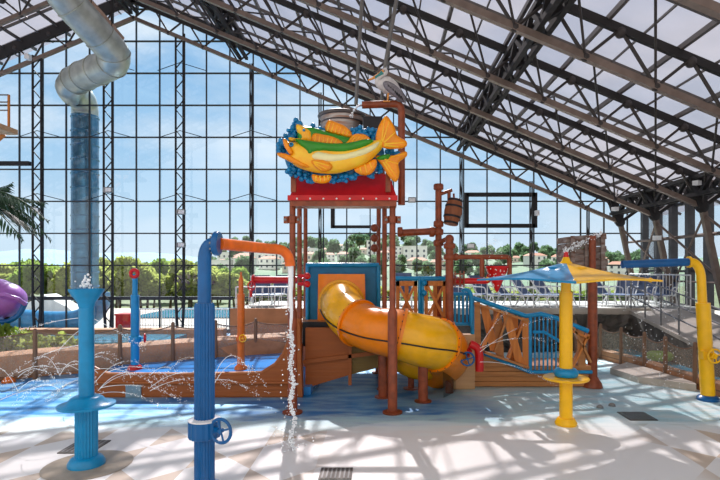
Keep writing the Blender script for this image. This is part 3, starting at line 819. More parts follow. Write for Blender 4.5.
for a, b in zip(fx, fx[1:]):
    mb.beam((a[0]+.15, a[1], .1), (b[0]+.15, b[1], .1), .3, .22)
mb.build('wall_curb_right', 'curb', kind='structure', smooth=False)
mb = MB(); mb.slab([(5.0, 11.3), (5.15, 10.4), (5.9, 9.7), (5.98, 9.9), (5.85, 11.2), (5.7, 12.0)], 0, .13)
mb.build('curb_slab', 'concrete', label='low beige concrete slab at the foot of the right net fence', cat='slab', smooth=False)
MB().b2((6.4, 7, .02), (6.85, 14.2, .09)).build('lazy_river', 'poolwater', label='narrow strip of blue river water behind the right net fence', cat='water', smooth=False)
MB().torus((6.62, 12.3, .22), .2, .1, (0, 0, 1), 24, 10).build('swim_ring', 'plastgreen', label='lime green swim ring floating behind the right net fence', cat='swim ring')
# left backdrop: second pool, bushes
MB().slab([(-8.6, 12.6), (-6.6, 12.4), (-5.2, 12.9), (-5.2, 14.0), (-8.8, 14.0)], .3, .52).build('side_pool', 'poolwater', label='small blue pool behind the left terracotta curb', cat='pool', smooth=False)
MB().slab([(-13, 14.2), (-4.3, 14.2), (-4.3, 14.6), (-13, 14.6)], 0, .62).build('wall_planter', 'brownwall', kind='structure', smooth=False)
for i, (x, y, s, lb) in enumerate(((-8.75, 11.35, .62, 'low green shrub behind the curb, nearest the left edge'), (-8.0, 11.85, .55, 'low green shrub behind the curb, right of the leftmost shrub'), (-10.0, 11.6, .7, 'low green shrub half outside the frame behind the left curb'), (-7.5, 12.1, .42, 'smallest low green shrub by the left fence post'))):
    t = root('shrub', lb, 'shrub', (x, y, 0), 'shrubs behind the left curb')
    m_ = crown('foliage', 'leaf', 1.2*s/.6, .75*s/.6, 1500, 60+i, .06)
    for v in m_.v: v += Vector((x, y, -.15))
    m_.build('foliage', 'leaf2' if i % 2 else 'leaf', t, smooth=False, fix=False)
    MB().cyl((x, y, 0), (x, y, .55*s/.6), .03, 6).build('stem', 'bark', t)

# ------------------------------------------------------------------ water of the splash pool
mb = MB(); nx = 60; ny = 30; vs = []; X0, X1 = -9.5, 5.2
def front(x): return 7.55+.25*math.sin(x*.9)+.15*math.sin(2.3*x+1)+(.45 if x > 2 else 0)
def backy(x): return 10.4 if x < -7.4 else (11.0 if x < -5.5 else 9.25 if x < -1 else 13.5)
for j in range(ny+1):
    for i in range(nx+1):
        x = X0+(X1-X0)*i/nx; a = front(x); bb = min(14.2, 13.6 if x > -1.3 else 11.0)
        vs.append((x, a+(bb-a)*j/ny, .02))
mb.add(vs, [(j*(nx+1)+i, j*(nx+1)+i+1, (j+1)*(nx+1)+i+1, (j+1)*(nx+1)+i) for j in range(ny) for i in range(nx)])
mb.build('splash_pool_water', 'water', kind='stuff', label='shallow rippling blue water covering the splash pool floor', cat='water', fix=False)

# ------------------------------------------------------------------ boat hull
HY = 9.3
def hp_(u, v): return (PX(u, HY), PZ(v, HY))
t = root('boat_hull', 'brown wooden toy boat hull wall at the edge of the blue splash deck', 'boat', (PX(200, HY), HY, 0))
low = [hp_(82, 398.2), hp_(303, 398.2)]
top = [hp_(300, 318), hp_(290, 340), hp_(284, 354), hp_(276, 364), hp_(262, 372.5), hp_(200, 374), hp_(110, 374), hp_(100, 371), hp_(92, 367)]
MB().prism(low+top, HY-.06, HY+.10).build('side_wall', 'woodd', t, smooth=False)
rail = [Vector((x, HY-.02, z-.01)) for x, z in top]
MB().tube(rail, .045, 8).build('gunwale', 'woodd', t)
MB().tube([Vector((hp_(88, 0)[0], HY-.09, PZ(382, HY))), Vector((hp_(290, 0)[0], HY-.09, PZ(382, HY)))], .025, 6).build('rubbing_strake', 'woodd', t)
MB().b2((PX(128, HY), HY-.09, PZ(398, HY)), (PX(143, HY), HY-.05, PZ(384, HY))).build('water_inlet', mat('pale_inlet', (.22, .34, .42), .5), t, smooth=False)
MB().prism([hp_(303, 392), hp_(303, 330), hp_(350, 330), hp_(350, 378)], HY+.3, HY+.42).build('bow_panel', 'woodd', t, smooth=False)
MB().prism([hp_(350, 378), hp_(350, 330), hp_(398, 332), hp_(398, 366)], HY+.3, HY+.42).build('bow_panel', 'olive', t, smooth=False)
MB().beam(P(303, 362, HY+.26), P(398, 350, HY+.26), .05, .07).build('bow_strake', 'woodd', t, smooth=False)
MB().beam(P(350, 328, HY+.26), P(350, 385, HY+.26), .06, .05).build('bow_rib', 'woodd', t, smooth=False)
MB().slab([(PX(88, HY), HY+.1), (-1.25, HY+.1), (-1.2, 13.6), (-2.3, 13.25), (-4.8, 12.15), (-5.9, 11.55)], .0, .15).build('deck_basin', mat('blue_basin', (.04, .24, .62), .12, 0, .12, 2), t, smooth=False)

# ------------------------------------------------------------------ splash posts on the left
def flange(mb, c, r, h=.05, n=20):
    return mb.lathe(c, [(r, 0), (r, h*.6), (r*.8, h), (r*.6, h*1.2)], n)
def wheel(c, R, m, parent, axis=(0, 1, 0), name='valve_wheel', spokes=4):
    mb = MB(); c = Vector(c); ax = Vector(axis).normalized(); mb.torus(c, R, R*.14, ax, 24, 8); a, b = frame(ax)
    for i in range(spokes):
        q = 2*PI*i/spokes+.3; mb.tube([c, c+(a*math.cos(q)+b*math.sin(q))*R], R*.09, 6)
    mb.cyl(c-ax*R*.2, c+ax*R*.25, R*.2, 10)
    return mb.build(name, m, parent)
# funnel post
Y = FY(465); x = PX(86.5, Y)
t = root('funnel_water_post', 'sky blue fluted post with an open funnel top at lower left', 'water feature', (x, Y, 0))
z = lambda v: PZ(v, Y)
MB().lathe((x, Y, 0), [(.20, 0), (.20, .04), (.17, .09), (.135, .11)], 28).build('base_flange', 'sky', t)
MB().lathe((x, Y, 0), [(.122, .08), (.122, z(405))], 44, flute=.09).build('fluted_column', 'sky', t, ang=15)
MB().lathe((x, Y, z(406)), [(.13, -.03), (.305, 0), (.31, .025), (.22, .045), (.17, .10), (.13, .12)], 32).build('splash_disc', 'sky', t)
MB().lathe((x, Y, 0), [(.082, z(400)), (.082, z(308))], 24).build('upper_pipe', 'sky', t)
MB().lathe((x, Y, 0), [(.075, z(309)), (.10, z(302)), (.185, z(291)), (.19, z(289)), (.175, z(290.5)), (.06, z(302))], 32).build('funnel', 'sky', t)
mb = MB(); rd = random.Random(2)
for i in range(26): mb.sphere((x+rd.gauss(0, .035), Y+rd.gauss(0, .03), z(288)+rd.random()**2*.17), rd.uniform(.008, .02), 6, 4)
mb.build('water_plume', 'drop', kind='stuff', label='small white water plume bubbling out of the blue funnel', cat='water')
MB().lathe((x+.02, Y, .004), [(.48, 0), (.48, .002)], 32).build('wet_patch', mat('wet_stone', (.40, .32, .23), .3), label='beige round pad around the foot of the funnel post', cat='pad')

# big blue pipe post
Y = 5.3; x = PX(204.5, Y); z = lambda v: PZ(v, Y); rr = 9.6/F*Y
t = root('pipe_water_cannon', 'deep blue fluted post carrying a long orange pipe arm in the foreground', 'water feature', (x, Y, 0))
MB().lathe((x, Y, 0), [(.2, 0), (.2, .04), (.17, .09), (.12, .11)], 28).build('base_flange', 'blue', t)
MB().lathe((x, Y, 0), [(rr*1.03, .05), (rr*1.03, z(306)), (rr*.9, z(303))], 40, flute=.10).build('fluted_column', 'blue', t, ang=15)
rp = 6.6/F*Y
ep = [Vector((x, Y, z(306))), Vector((x, Y, z(262)))]+arcpath((x, Y, z(262)), (x, Y, z(243)), P(216, 243.5, Y), 8)[1:]
MB().tube(ep, rp, 24).build('elbow_pipe', 'blue', t)
dirx = Vector((1, 0, -.03)).normalized(); fc = P(217, 243.5, Y)
MB().lathe(fc-dirx*.03, [(.115, 0), (.125, .015), (.125, .045), (.115, .06)], 28, dirx).build('pipe_flange', 'blue', t)
mb = MB(); a, b = frame(dirx)
for i in range(10): mb.sphere(fc-dirx*.04+(a*math.cos(i*PI/5)+b*math.sin(i*PI/5))*.098, .013, 6, 4)
mb.build('flange_bolts', 'grey', t)
YE = 6.5
dirx = (P(270, 248.5, Y+(YE-Y)*.8)-fc).normalized()
op = [fc+dirx*.03, P(268, 248.5, Y+(YE-Y)*.8)]+arcpath(P(276, 249, YE-.15), P(290, 250, YE), P(290, 266, YE), 8)
MB().tube(op, rp*.92, 24).build('orange_arm', 'orangepipe', t)
MB().lathe((x, Y, z(437)), [(.155, 0), (.16, .01), (.16, .17), (.15, .18)], 36, flute=.05).build('clamp_collar', 'blue', t, ang=15)
MB().lathe((x, Y, z(420)), [(.158, 0), (.16, .012), (.10, .02)], 36).build('collar_cap', 'white', t)
MB().cyl((x+.1, Y-.05, z(427)), (x+.19, Y-.12, z(427)), .03, 10).build('valve_stem', 'blue', t)
wheel((x+.205, Y-.13, z(427)), .118, 'blue', t, (.35, 1, 0))
# water falling from the arm
mb = MB(); c0 = P(290.5, 266, YE); rd = random.Random(9); pts = []
for i in range(30):
    s_ = i/29; pts.append(c0+Vector((.03*math.sin(i*1.1)*s_+.03*s_, .05*math.sin(i*.7)*s_, -s_*(c0.z-.05))))
mb.tube(pts[:13], [.036*(1-.75*s_)+.004*rd.random() for s_ in [i/12 for i in range(13)]], 10)
for i in range(520):
    s_ = .35+.65*rd.random(); w_ = math.sin(s_*26)*.03; mb.sphere(c0+Vector((.03*math.sin(s_*29*1.1)*s_+.03*s_+rd.gauss(0, .012), rd.gauss(0, .015), -s_*(c0.z-.03))), rd.uniform(.006, .015), 5, 3)
for i in range(170):
    s_ = rd.random()**.8; mb.sphere(c0+Vector((rd.gauss(0, .02+.07*s_), rd.gauss(0, .06*s_), -s_*c0.z+.01)), rd.uniform(.004, .012), 5, 3)
for i in range(40): q = rd.random()*6.3; d_ = rd.random()*.35; mb.sphere((c0.x+math.cos(q)*d_, c0.y+math.sin(q)*d_, .03+rd.random()*.12), rd.uniform(.005, .011), 5, 3)
mb.build('falling_water', 'drop', kind='stuff', label='white stream of water falling from the mouth of the orange pipe arm', cat='water')

# slim posts
def slim(u, vb, vt, m, mr, lab, wheelm, top):
    Y = FY(vb, .15); x = PX(u, Y); z = lambda v: PZ(v, Y)
    t = root('slim_spray_post', lab, 'water feature', (x, Y, .15))
    return t, x, Y, z
t, x, Y, z = slim(135, 369, 272, 'sky', 'red', 'slim sky blue spray post with a red nozzle standing in the boat deck', 'red', 'ring')
MB().lathe((x, Y, .15), [(.15, 0), (.14, .05), (.10, .09)], 20).build('base_flange', 'red', t)
MB().cyl((x, Y, .2), (x, Y, z(295)), .085, 18).build('lower_pipe', 'sky', t)
MB().cyl((x, Y, z(296)), (x, Y, z(274)), .055, 16).build('upper_pipe', 'sky', t)
MB().lathe((x, Y, z(342)), [(.12, 0), (.13, .02), (.13, .10), (.12, .12)], 20).build('collar', 'sky', t)
MB().torus((x, Y-.03, z(273.5)), .075, .04, (0, 1, 0), 24, 10).build('ring_nozzle', 'red', t)
wheel((x+.22, Y-.02, z(338)), .09, 'red', t, (1, .25, 0)); MB().cyl((x+.08, Y, z(338)), (x+.22, Y, z(338)), .02, 8).build('valve_stem', 'sky', t)
t, x, Y, z = slim(241, 369, 270, 'orange', 'orange', 'slim orange spray post with a yellow wheel standing in the boat deck', 'yellow', 'none')
MB().lathe((x, Y, .15), [(.14, 0), (.13, .05), (.09, .09)], 20).build('base_flange', 'orange', t)
MB().cyl((x, Y, .2), (x, Y, z(294)), .08, 18).build('lower_pipe', 'orange', t)
MB().cyl((x, Y, z(295)), (x, Y, z(279)), .052, 16).build('upper_pipe', 'orange', t)
MB().lathe((x, Y, z(280)), [(.035, 0), (.04, .04), (.02, .12), (.022, .17)], 14).build('nozzle', 'orange', t)
MB().lathe((x, Y, z(341)), [(.10, 0), (.11, .02), (.11, .08), (.10, .10)], 20).build('collar', 'orange', t)
wheel((x+.07, Y-.13, z(337.5)), .075, 'postyellow', t, (.2, 1, 0))
# orange floor nozzles
for i, (u, v) in enumerate(((19, 377), (98, 367))):
    Y = FY(v+2, 0 if i == 0 else .15); c = (PX(u, Y), Y-.3, 0 if i == 0 else .15)
    MB().lathe(c, [(.13, 0), (.11, .05), (.05, .10), (.02, .11)], 16).build('floor_nozzle', 'orange', label=['low orange floor nozzle in the blue water at the left edge', 'low orange floor nozzle at the left end of the boat hull'][i], cat='nozzle')

# red horizontal cannon
Y = 11.6
t = root('red_water_cannon', 'red horizontal water cannon pipe left of the tower posts', 'water feature', P(270, 285, Y))
MB().tube([P(254, 280, Y), P(300, 280, Y)], .08, 18).build('barrel_pipe', 'red', t)
MB().torus(P(253.5, 280, Y), .095, .03, (1, 0, 0), 20, 8).build('muzzle_ring', 'red', t)
wheel(P(251.5, 286, Y-.1), .10, 'red', t, (.5, 1, 0))
MB().tube([P(251, 288, Y), P(251, 297, Y-.02)], .035, 8).build('handle', 'red', t)
MB().tube([P(300, 280, Y), P(307, 280, Y)], .05, 12).tube([P(306, 270, Y), P(306, 292, Y)], .05, 12).build('mount', 'red', t)
# red pipes by the tower's left corner
t = root('red_hand_valves', 'cluster of small red valves beside the blue slide panel', 'valve', P(304, 283, 9.6))
for v in (276, 284): MB().tube([P(299, v, 9.6), P(308, v, 9.5)], .035, 8).build('pipe', 'red', t); MB().sphere(P(307, v, 9.5), .065, 10, 6).build('knob', 'red', t)
# valve body against the deck wall

# ------------------------------------------------------------------ play tower
t = root('play_tower', 'brown and red play tower with six posts carrying the fish sign', 'play structure', (-.6, 9.5, 0))
posts = [(292.5, 8.25, 205, 415, .076), (392.5, 8.25, 205, 415, .076), (299.5, 9.85, 205, 389, .072), (384.5, 9.85, 205, 389, .072), (305.5, 11.4, 205, 374, .07), (378.5, 11.4, 205, 374, .07)]
for u, Y, vt, vb, r in posts:
    x = PX(u, Y); z1 = PZ(197, Y)
    ru = r*.64; zs = PZ(312, 8.25) if Y < 9 else PZ(345, Y)
    MB().lathe((x, Y, 0), [(r*2.1, 0), (r*2.1, .025), (r, .03), (r, zs), (ru, zs+.05), (ru, z1)], 20).build('post', 'rust', t)
for u, Y in ((292.5, 8.25), (392.5, 8.25)):
    x = PX(u, Y); zc = PZ(220, Y)
    mb = MB(); mb.lathe((x, Y, zc-.05), [(.075, 0), (.075, .11)], 18)
    for dx in (-.10, .10): mb.box((x+dx, Y-.02, zc), (.06, .08, .11))
    mb.build('post_collar', 'rust', t)
    mb = MB(); 
    for dx in (-.10, .10): mb.sphere((x+dx, Y-.07, zc), .022, 8, 5)
    mb.build('collar_bolts', 'grey', t)
Y = 8.13; q = lambda u, v: (PX(u, Y), PZ(v, Y))
MB().add([(*[PX(290, Y), Y-.05, PZ(198, Y)],), (PX(397, Y), Y-.05, PZ(198, Y)), (PX(397, Y), Y+.9, PZ(198, Y)), (PX(290, Y), Y+.9, PZ(198, Y)),
          (PX(296, Y), Y+.18, PZ(172, Y)), (PX(389, Y), Y+.18, PZ(172, Y)), (PX(389, Y), Y+.7, PZ(172, Y)), (PX(296, Y), Y+.7, PZ(172, Y))],
         [(0, 1, 5, 4), (1, 2, 6, 5), (2, 3, 7, 6), (3, 0, 4, 7), (4, 5, 6, 7), (3, 2, 1, 0)]).build('red_roof', 'redroof', t, smooth=False)
MB().b2((PX(288.5, Y), Y-.09, PZ(201, Y)), (PX(397.5, Y), Y-.05, PZ(196, Y))).build('roof_lip', 'redroof', t, smooth=False)
MB().b2((PX(291, Y), Y-.06, PZ(206.5, Y)), (PX(396.5, Y), Y+.3, PZ(200.5, Y))).build('lower_beam', 'rust', t, smooth=False)
MB().b2((PX(296, Y), Y+.1, PZ(187, Y)), (PX(389, Y), Y+.14, PZ(185.5, Y))).build('roof_seam', 'red', t, smooth=False)
mb = MB()
for i in range(8): mb.sphere(P(297+i*13.2, 198.6, Y-.1), .016, 6, 4)
mb.build('roof_bolts', 'white', t)
for u in (294.5, 388): MB().b2((PX(u-2.5, Y), Y-.12, PZ(193, Y)), (PX(u+2.5, Y), Y-.06, PZ(174, Y))).build('sign_bracket', 'rust', t, smooth=False)
# upper posts that hold bucket
for u, Y in ((302, 9.85), (385, 9.85)):
    pass
MB().beam(P(302, 199, 9.85), P(385, 199, 9.85), .09).build('cross_beam', 'rust', t, smooth=False)
MB().beam(P(311, 199, 11.4), P(377.5, 199, 11.4), .09).build('cross_beam', 'rust', t, smooth=False)
for u, Y in ((302, 9.85), (385, 9.85)):
    MB().cyl(P(u, 200, Y), P(u + (6 if u < 340 else -6), 150, Y), .06, 12).build('bucket_support', 'rust', t)
# small bolt brackets on the rear right posts
for v in (228, 238, 248): MB().sphere(P(374.5, v, 11.2), .09, 10, 6).build('pipe_joint', 'rust', t)
# blue slide panel
Y = 10.5
MB().b2((PX(309, Y), Y, PZ(342, Y)), (PX(377, Y), Y+.06, PZ(266, Y))).build('slide_panel', 'panelblue', t, smooth=False)
mb = MB()
mb.tube([P(306, 265, Y-.02), P(379, 265, Y-.02)], .045, 10); mb.tube([P(307.5, 265, Y-.02), P(307.5, 335, Y-.02)], .04, 10); mb.tube([P(378.5, 265, Y-.02), P(378.5, 335, Y-.02)], .04, 10)
mb.build('panel_frame', 'sky', t)
MB().b2((PX(301, 10.6), 9.9, PZ(322, 10.0)-.12), (PX(450, 10.6), 12.6, PZ(322, 10.0))).build('deck_floor', 'woodh', t, smooth=False)
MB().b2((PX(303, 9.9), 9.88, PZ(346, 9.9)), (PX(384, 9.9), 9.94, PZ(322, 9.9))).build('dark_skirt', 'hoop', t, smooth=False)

# spiral slide
def section(t, pts, m, name, r=.47, **k):
    return MB().tube(pts, r, 32, False).build(name, m, t)
t = root('tube_slide', 'yellow and orange enclosed tube slide twisting down out of the blue panel', 'slide', P(400, 385, 9.0))
Y = 10.45
MB().prism([(PX(319, Y), PZ(274, Y)), (PX(365, Y), PZ(274, Y)), (PX(366, Y), PZ(330, Y)), (PX(318, Y), PZ(330, Y))], Y-.12, Y-.03).build('entry_flange', 'slideorange', t, smooth=False)
cl_ = spline([P(341, 302, 10.4), P(342, 305, 10.05), P(347, 314, 9.65), P(358, 323, 9.3), P(376, 330, 9.02), P(397, 334, 8.88), P(416, 339, 8.92), P(432, 343, 9.08), P(443, 349, 9.4), P(444, 358, 9.8), P(434, 366, 10.15)], 6)
rs = [.42-.02*min(1, i/16)+.05*max(0, min(1, (i-24)/14)) for i in range(len(cl_))]
cuts = [(0, 19, 'yellow'), (18, 32, 'slideorange'), (31, 46, 'yellow'), (45, 61, 'slideorange')]
for a, b, m in cuts:
    MB().tube(cl_[a:b], rs[a:b], 32, False).build('tube_section', m, t)
for i, m in ((2, 'yellow'), (18, 'slideorange'), (31, 'slideorange'), (44, 'slideorange')):
    i = min(i, len(cl_)-2); d = cl_[i+1]-cl_[i-1]
    a = cl_[i]; dn = d.normalized()
    MB().lathe(a-dn*.02, [(rs[i], 0), (rs[i]+.04, .0), (rs[i]+.04, .05), (rs[i], .05)], 32, dn).build('joint_flange', m, t)
    mb = MB(); s1, s2 = frame(dn)
    for j in range(20): mb.sphere(a-dn*.03+(s1*math.cos(j*PI/10)+s2*math.sin(j*PI/10))*(rs[i]+.03), .012, 5, 3)
    mb.build('flange_bolts', 'hoop', t)
# side seam flange
mb = MB(); seam = []
for i in range(6, 50):
    d = (cl_[min(i+1, len(cl_)-1)]-cl_[i-1]).normalized(); sd_ = d.cross(Vector((0, 0, 1))).normalized()
    seam.append(cl_[i]+sd_*(rs[i]+.01)+Vector((0, 0, -.08)))
MB().tube(seam, .013, 6).build('side_seam', 'hoop', t)
MB().tube(spline([P(434, 362, 9.9), P(424, 364, 9.75), P(412, 362, 9.9), P(404, 358, 10.3)], 5), .30, 24, False).build('exit_chute', 'yellow', t)
for u, Y, vt in ((383, 9.25, 345), (423, 8.95, 366), (411, 9.9, 368)):
    x = PX(u, Y); MB().cyl((x, Y, 0), (x, Y, PZ(vt, Y)), .085 if u != 411 else .06, 16).lathe((x, Y, 0), [(.15, 0), (.15, .02), (.09, .025)], 16).build('support_leg', 'rust', t)
mb = MB(); vs = []
for i in range(13):
    a = i/12; p = P(424+32*math.sin(a*PI/2), 0, 8.6+1.2*a)
    vs += [(p.x, p.y, .03), (p.x-.02, p.y, PZ(350, 9)-.02*i)]
mb.add(vs[10:], [(2*i, 2*i+2, 2*i+3, 2*i+1) for i in range(len(vs[10:])//2-1)])
mb.build('water_curtain', 'curtain', kind='stuff', label='thin dark curtain of water falling below the slide bend', cat='water', fix=False)

# ------------------------------------------------------------------ fish sign
SY = 7.85
def cs_(x, y): u = 270+x/4.367; v = 90+y/4.367; return (PX(u, SY), PZ(v, SY))
def poly(l): return [cs_(*p) for p in l]
t = root('fish_sign', 'large relief sign of two green and yellow fish over blue bubbles on the tower', 'sign', (PX(340, SY), SY, PZ(186, SY)))
rd = random.Random(12); mb = MB()
blobs = [(115, 140, 18), (100, 165, 20), (85, 190, 22), (65, 215, 20), (50, 235, 18), (45, 262, 16), (60, 250, 22), (95, 240, 26), (190, 160, 16), (215, 172, 14),
         (85, 345, 26), (115, 362, 28), (150, 378, 26), (185, 378, 20), (100, 330, 30), (300, 378, 24), (335, 378, 20), (275, 385, 16), (362, 372, 16), (450, 362, 20), (478, 352, 22), (492, 335, 16), (440, 350, 20),
         (375, 185, 22), (400, 175, 22), (430, 178, 22), (455, 185, 20), (450, 210, 22), (420, 200, 24), (385, 205, 22), (355, 180, 16), (470, 190, 16), (520, 268, 14), (545, 275, 14)]
for x, y, r in blobs:
    for k in range(6):
        a = rd.random()*6.3; d = rd.random()**.5*r; c = cs_(x+math.cos(a)*d, y+math.sin(a)*d)
        mb.sphere((c[0], SY+.06+rd.uniform(-.03, .03), c[1]), rd.uniform(8, 14)/4.367/F*SY, 10, 7)
mb.puff(poly([(110, 150), (60, 215), (60, 300), (95, 360), (180, 380), (330, 375), (480, 345), (500, 270), (465, 200), (380, 175), (250, 160)]), SY+.10, .02, .1, .12, .06).build('bubbles', 'bubble', t)
def pf(name, m, pts, y=0.0, h=.06, D=.09, step=.035, par=None, thick=.04): return MB().puff(poly(pts), SY+y, h, D, step, thick).build(name, m, par or t, ang=60)
# back fish
back = pf('back_fish_body', 'green', [(150, 158), (200, 165), (260, 185), (320, 200), (355, 212), (350, 242), (310, 252), (250, 250), (190, 238), (130, 228), (120, 190), (118, 160)], 0.0)
pf('back_fish_head', 'fyellow', [(117, 152), (148, 160), (178, 178), (188, 205), (185, 232), (140, 228), (88, 222), (86, 208), (112, 212), (138, 210), (118, 180)], -.03)
MB().sphere((*[cs_(152, 182)[0]], SY-.09, cs_(152, 182)[1]), .022, 10, 6).build('eye', 'sky', t)
def fin(name, pts, y, ribs, m='forange'):
    f_ = pf(name, m, pts, y, .03, .05)
    mb = MB()
    for a, b in ribs:
        A = cs_(*a); B = cs_(*b); mb.tube([(A[0], SY+y-.028, A[1]), (B[0], SY+y-.028, B[1])], [.014, .008], 6)
    mb.build('fin_rays', 'fyellow', f_)
fin('dorsal_fin', [(240, 172), (254, 128), (285, 136), (320, 150), (345, 170), (362, 195), (345, 206), (300, 195)], .04, [((250+i*17, 178+i*4), (262+i*16, 138+i*8)) for i in range(6)])
fin('dorsal_fin', [(190, 236), (192, 196), (240, 200), (285, 212), (318, 232), (312, 252), (260, 248)], -.07, [((200+i*17, 236+i*2), (203+i*18, 203+i*4)) for i in range(6)])
fin('dorsal_fin', [(322, 252), (345, 220), (370, 196), (415, 198), (440, 220), (428, 236), (380, 250)], -.05, [((335+i*16, 248-i*3), (366+i*13, 206+i*3)) for i in range(5)])
fin('back_fish_tail', [(460, 290), (500, 288), (545, 285), (590, 268), (598, 288), (562, 318), (566, 360), (556, 396), (540, 398), (512, 368), (485, 325)], -.02, [((500, 305), (586, 280)), ((505, 310), (560, 325)), ((505, 315), (555, 385)), ((495, 318), (535, 380))])
pf('tail_patch', 'green', [(466, 298), (500, 284), (524, 284), (518, 304), (480, 308)], -.05, .04, .05)
# front fish
body = pf('front_fish_body', 'fyellow', [(70, 230), (120, 236), (180, 242), (260, 252), (340, 252), (420, 236), (475, 222), (496, 232), (490, 258), (468, 284), (430, 318), (370, 348), (290, 368), (210, 366), (135, 346), (90, 318), (46, 296), (44, 286), (80, 288), (100, 285), (78, 258), (66, 240)], -.10, .11, .16, .035)
pf('green_back', 'green', [(118, 228), (180, 235), (260, 245), (340, 244), (420, 228), (452, 236), (400, 266), (320, 284), (240, 280), (195, 286), (172, 284), (150, 262)], -.19, .045, .08, .035, body)
pf('pale_stripe', 'fpale', [(188, 300), (215, 282), (280, 292), (350, 286), (430, 260), (476, 240), (462, 266), (420, 292), (360, 312), (280, 326), (210, 322)], -.20, .04, .07, .035, body)
pf('lower_jaw', 'forange', [(44, 286), (80, 290), (120, 310), (170, 336), (190, 345), (150, 347), (95, 322), (48, 300)], -.18, .035, .05, .03, body)
pf('upper_jaw', 'forange', [(66, 228), (80, 228), (100, 262), (108, 288), (94, 290), (72, 258)], -.18, .03, .04, .02, body)
pf('gill_cover', 'green', [(160, 240), (188, 250), (196, 275), (188, 292), (170, 286), (176, 265)], -.20, .035, .04, .025, body)
c = cs_(103, 252); MB().sphere((c[0], SY-.20, c[1]), .034, 12, 8).build('eye', 'sky', body); MB().sphere((c[0], SY-.228, c[1]), .014, 8, 6).build('pupil', 'black', body)
fin('tail_fin', [(462, 222), (470, 180), (486, 145), (505, 122), (524, 138), (545, 175), (556, 208), (592, 230), (594, 252), (560, 262), (510, 262), (484, 250)], -.12, [((488, 232), (500, 132)), ((492, 236), (520, 150)), ((498, 240), (545, 196)), ((500, 246), (585, 240)), ((498, 252), (560, 258))])
fin('pectoral_fin', [(188, 322), (225, 318), (262, 328), (278, 345), (268, 362), (235, 368), (205, 350)], -.23, [((200, 328), (265, 345)), ((202, 334), (255, 360)), ((205, 340), (235, 364))])
fin('anal_fin', [(370, 348), (420, 322), (462, 306), (464, 338), (440, 370), (405, 374), (380, 364)], -.08, [((395, 344), (400, 370)), ((415, 332), (425, 368)), ((435, 322), (448, 350))])
fin('pelvic_fin', [(188, 372), (225, 378), (268, 376), (262, 400), (240, 410), (205, 408), (190, 398)], -.08, [((205, 380), (205, 404)), ((222, 380), (224, 406)), ((240, 380), (244, 404)), ((255, 378), (258, 398))])

# tipping bucket behind sign
Y = 9.5; c = P(342, 0, Y); zz = PZ(117, Y)
t = root('tipping_bucket', 'round rusty metal dump bucket above the fish sign', 'bucket', (c.x, Y, zz-.7))
MB().lathe((c.x, Y, zz), [(.30, -.72), (.34, -.6), (.36, -.25), (.40, -.02), (.38, -.02), (.33, -.6)], 32).build('body', 'bucket', t)
MB().torus((c.x, Y, zz), .41, .035, (0, 0, 1), 32, 8).build('rim', 'bucketrim', t)
for z_ in (-.12, -.45): MB().torus((c.x, Y, zz+z_), .375, .018, (0, 0, 1), 32, 6).build('hoop', 'bucketrim', t)
MB().box((PX(373, 9.3), 9.3, PZ(128, 9.3)), (.34, .34, .32)).build('counterweight', 'hoop', t, smooth=False)
MB().beam((c.x-.75, Y, zz-.8), (c.x+.75, Y, zz-.8), .08).build('axle', 'rust', t)

# perch pipe and pelican
Y = 8.9
t = root('water_perch_pipe', 'bent brown pipe arching over the bucket with the pelican on it', 'pipe', P(402, 200, Y))
pp = [P(362, 105, Y), P(392, 104, Y)]+arcpath(P(395, 104, Y), P(401.5, 104, Y), P(401.5, 112, Y), 6)+[P(401.5, 205, Y)]
MB().tube(pp, .062, 14).build('pipe', 'rust', t)
MB().lathe(P(399, 104, Y)+Vector((0, 0, .02)), [(.05, 0), (.07, .04), (.04, .08)], 12).build('end_cap', 'greylight', t)
mb = MB(); rd = random.Random(4); c0 = P(361, 105, Y)
for i in range(60): s_ = rd.random(); mb.sphere(c0+Vector((-.18*s_+rd.gauss(0, .01), rd.gauss(0, .015), -.22*s_*s_)), rd.uniform(.008, .016), 5, 3)
mb.build('water_spout', 'drop', kind='stuff', label='short white spout of water running into the dump bucket', cat='water')
# pelican
def pq(x, y, dy=0.0): return P(340+x/6, 60+y/6, Y+dy)     # crop coordinates of the statue
t = root('pelican_statue', 'grey and white pelican statue with orange bill perched on the brown pipe', 'statue', pq(290, 262))
bp_ = spline([pq(378, 238), pq(352, 205), pq(315, 172), pq(278, 150), pq(246, 142), pq(228, 128), pq(236, 108), pq(258, 90), pq(272, 74), pq(268, 62), pq(256, 62)], 5)
ctrl = [.02, .07, .125, .145, .10, .058, .045, .042, .044, .046, .018]
rs = []
for i in range(len(bp_)):
    f_ = i/5; a = int(min(f_, 9)); rs.append(ctrl[a]+(ctrl[a+1]-ctrl[a])*(f_-a))
MB().tube(bp_, rs, 20).build('body', 'plumage', t)
for sg in (-1, 1):
    wp = spline([pq(388, 250, sg*.06), pq(362, 218, sg*.10), pq(320, 178, sg*.13), pq(280, 148, sg*.12), pq(262, 138, sg*.09)], 5)
    mb = MB(); mb.tube(wp, [.012+.07*math.sin(PI*min(1, i/20*.9+.06)) for i in range(len(wp))], 12)
    w_ = mb.build('wing', 'wing', t)
    mb = MB()
    for k in range(7): a = pq(290+k*13, 150+k*11, sg*.21); b = pq(308+k*12, 180+k*11, sg*.17); mb.tube([a, b], [.012, .006], 5)
    mb.build('feathers', 'hoop', w_)
bl = spline([pq(262, 70), pq(235, 88), pq(200, 108), pq(168, 122)], 5)
MB().tube(bl, [.044-.032*i/15 for i in range(16)], 10).build('bill', 'bill', t)
MB().tube([p+Vector((.01, -.02, .0)) for p in spline([pq(252, 80), pq(236, 92), pq(208, 110)], 5)], [.044-.02*i/10 for i in range(11)], 10).build('pouch', 'teal', t)
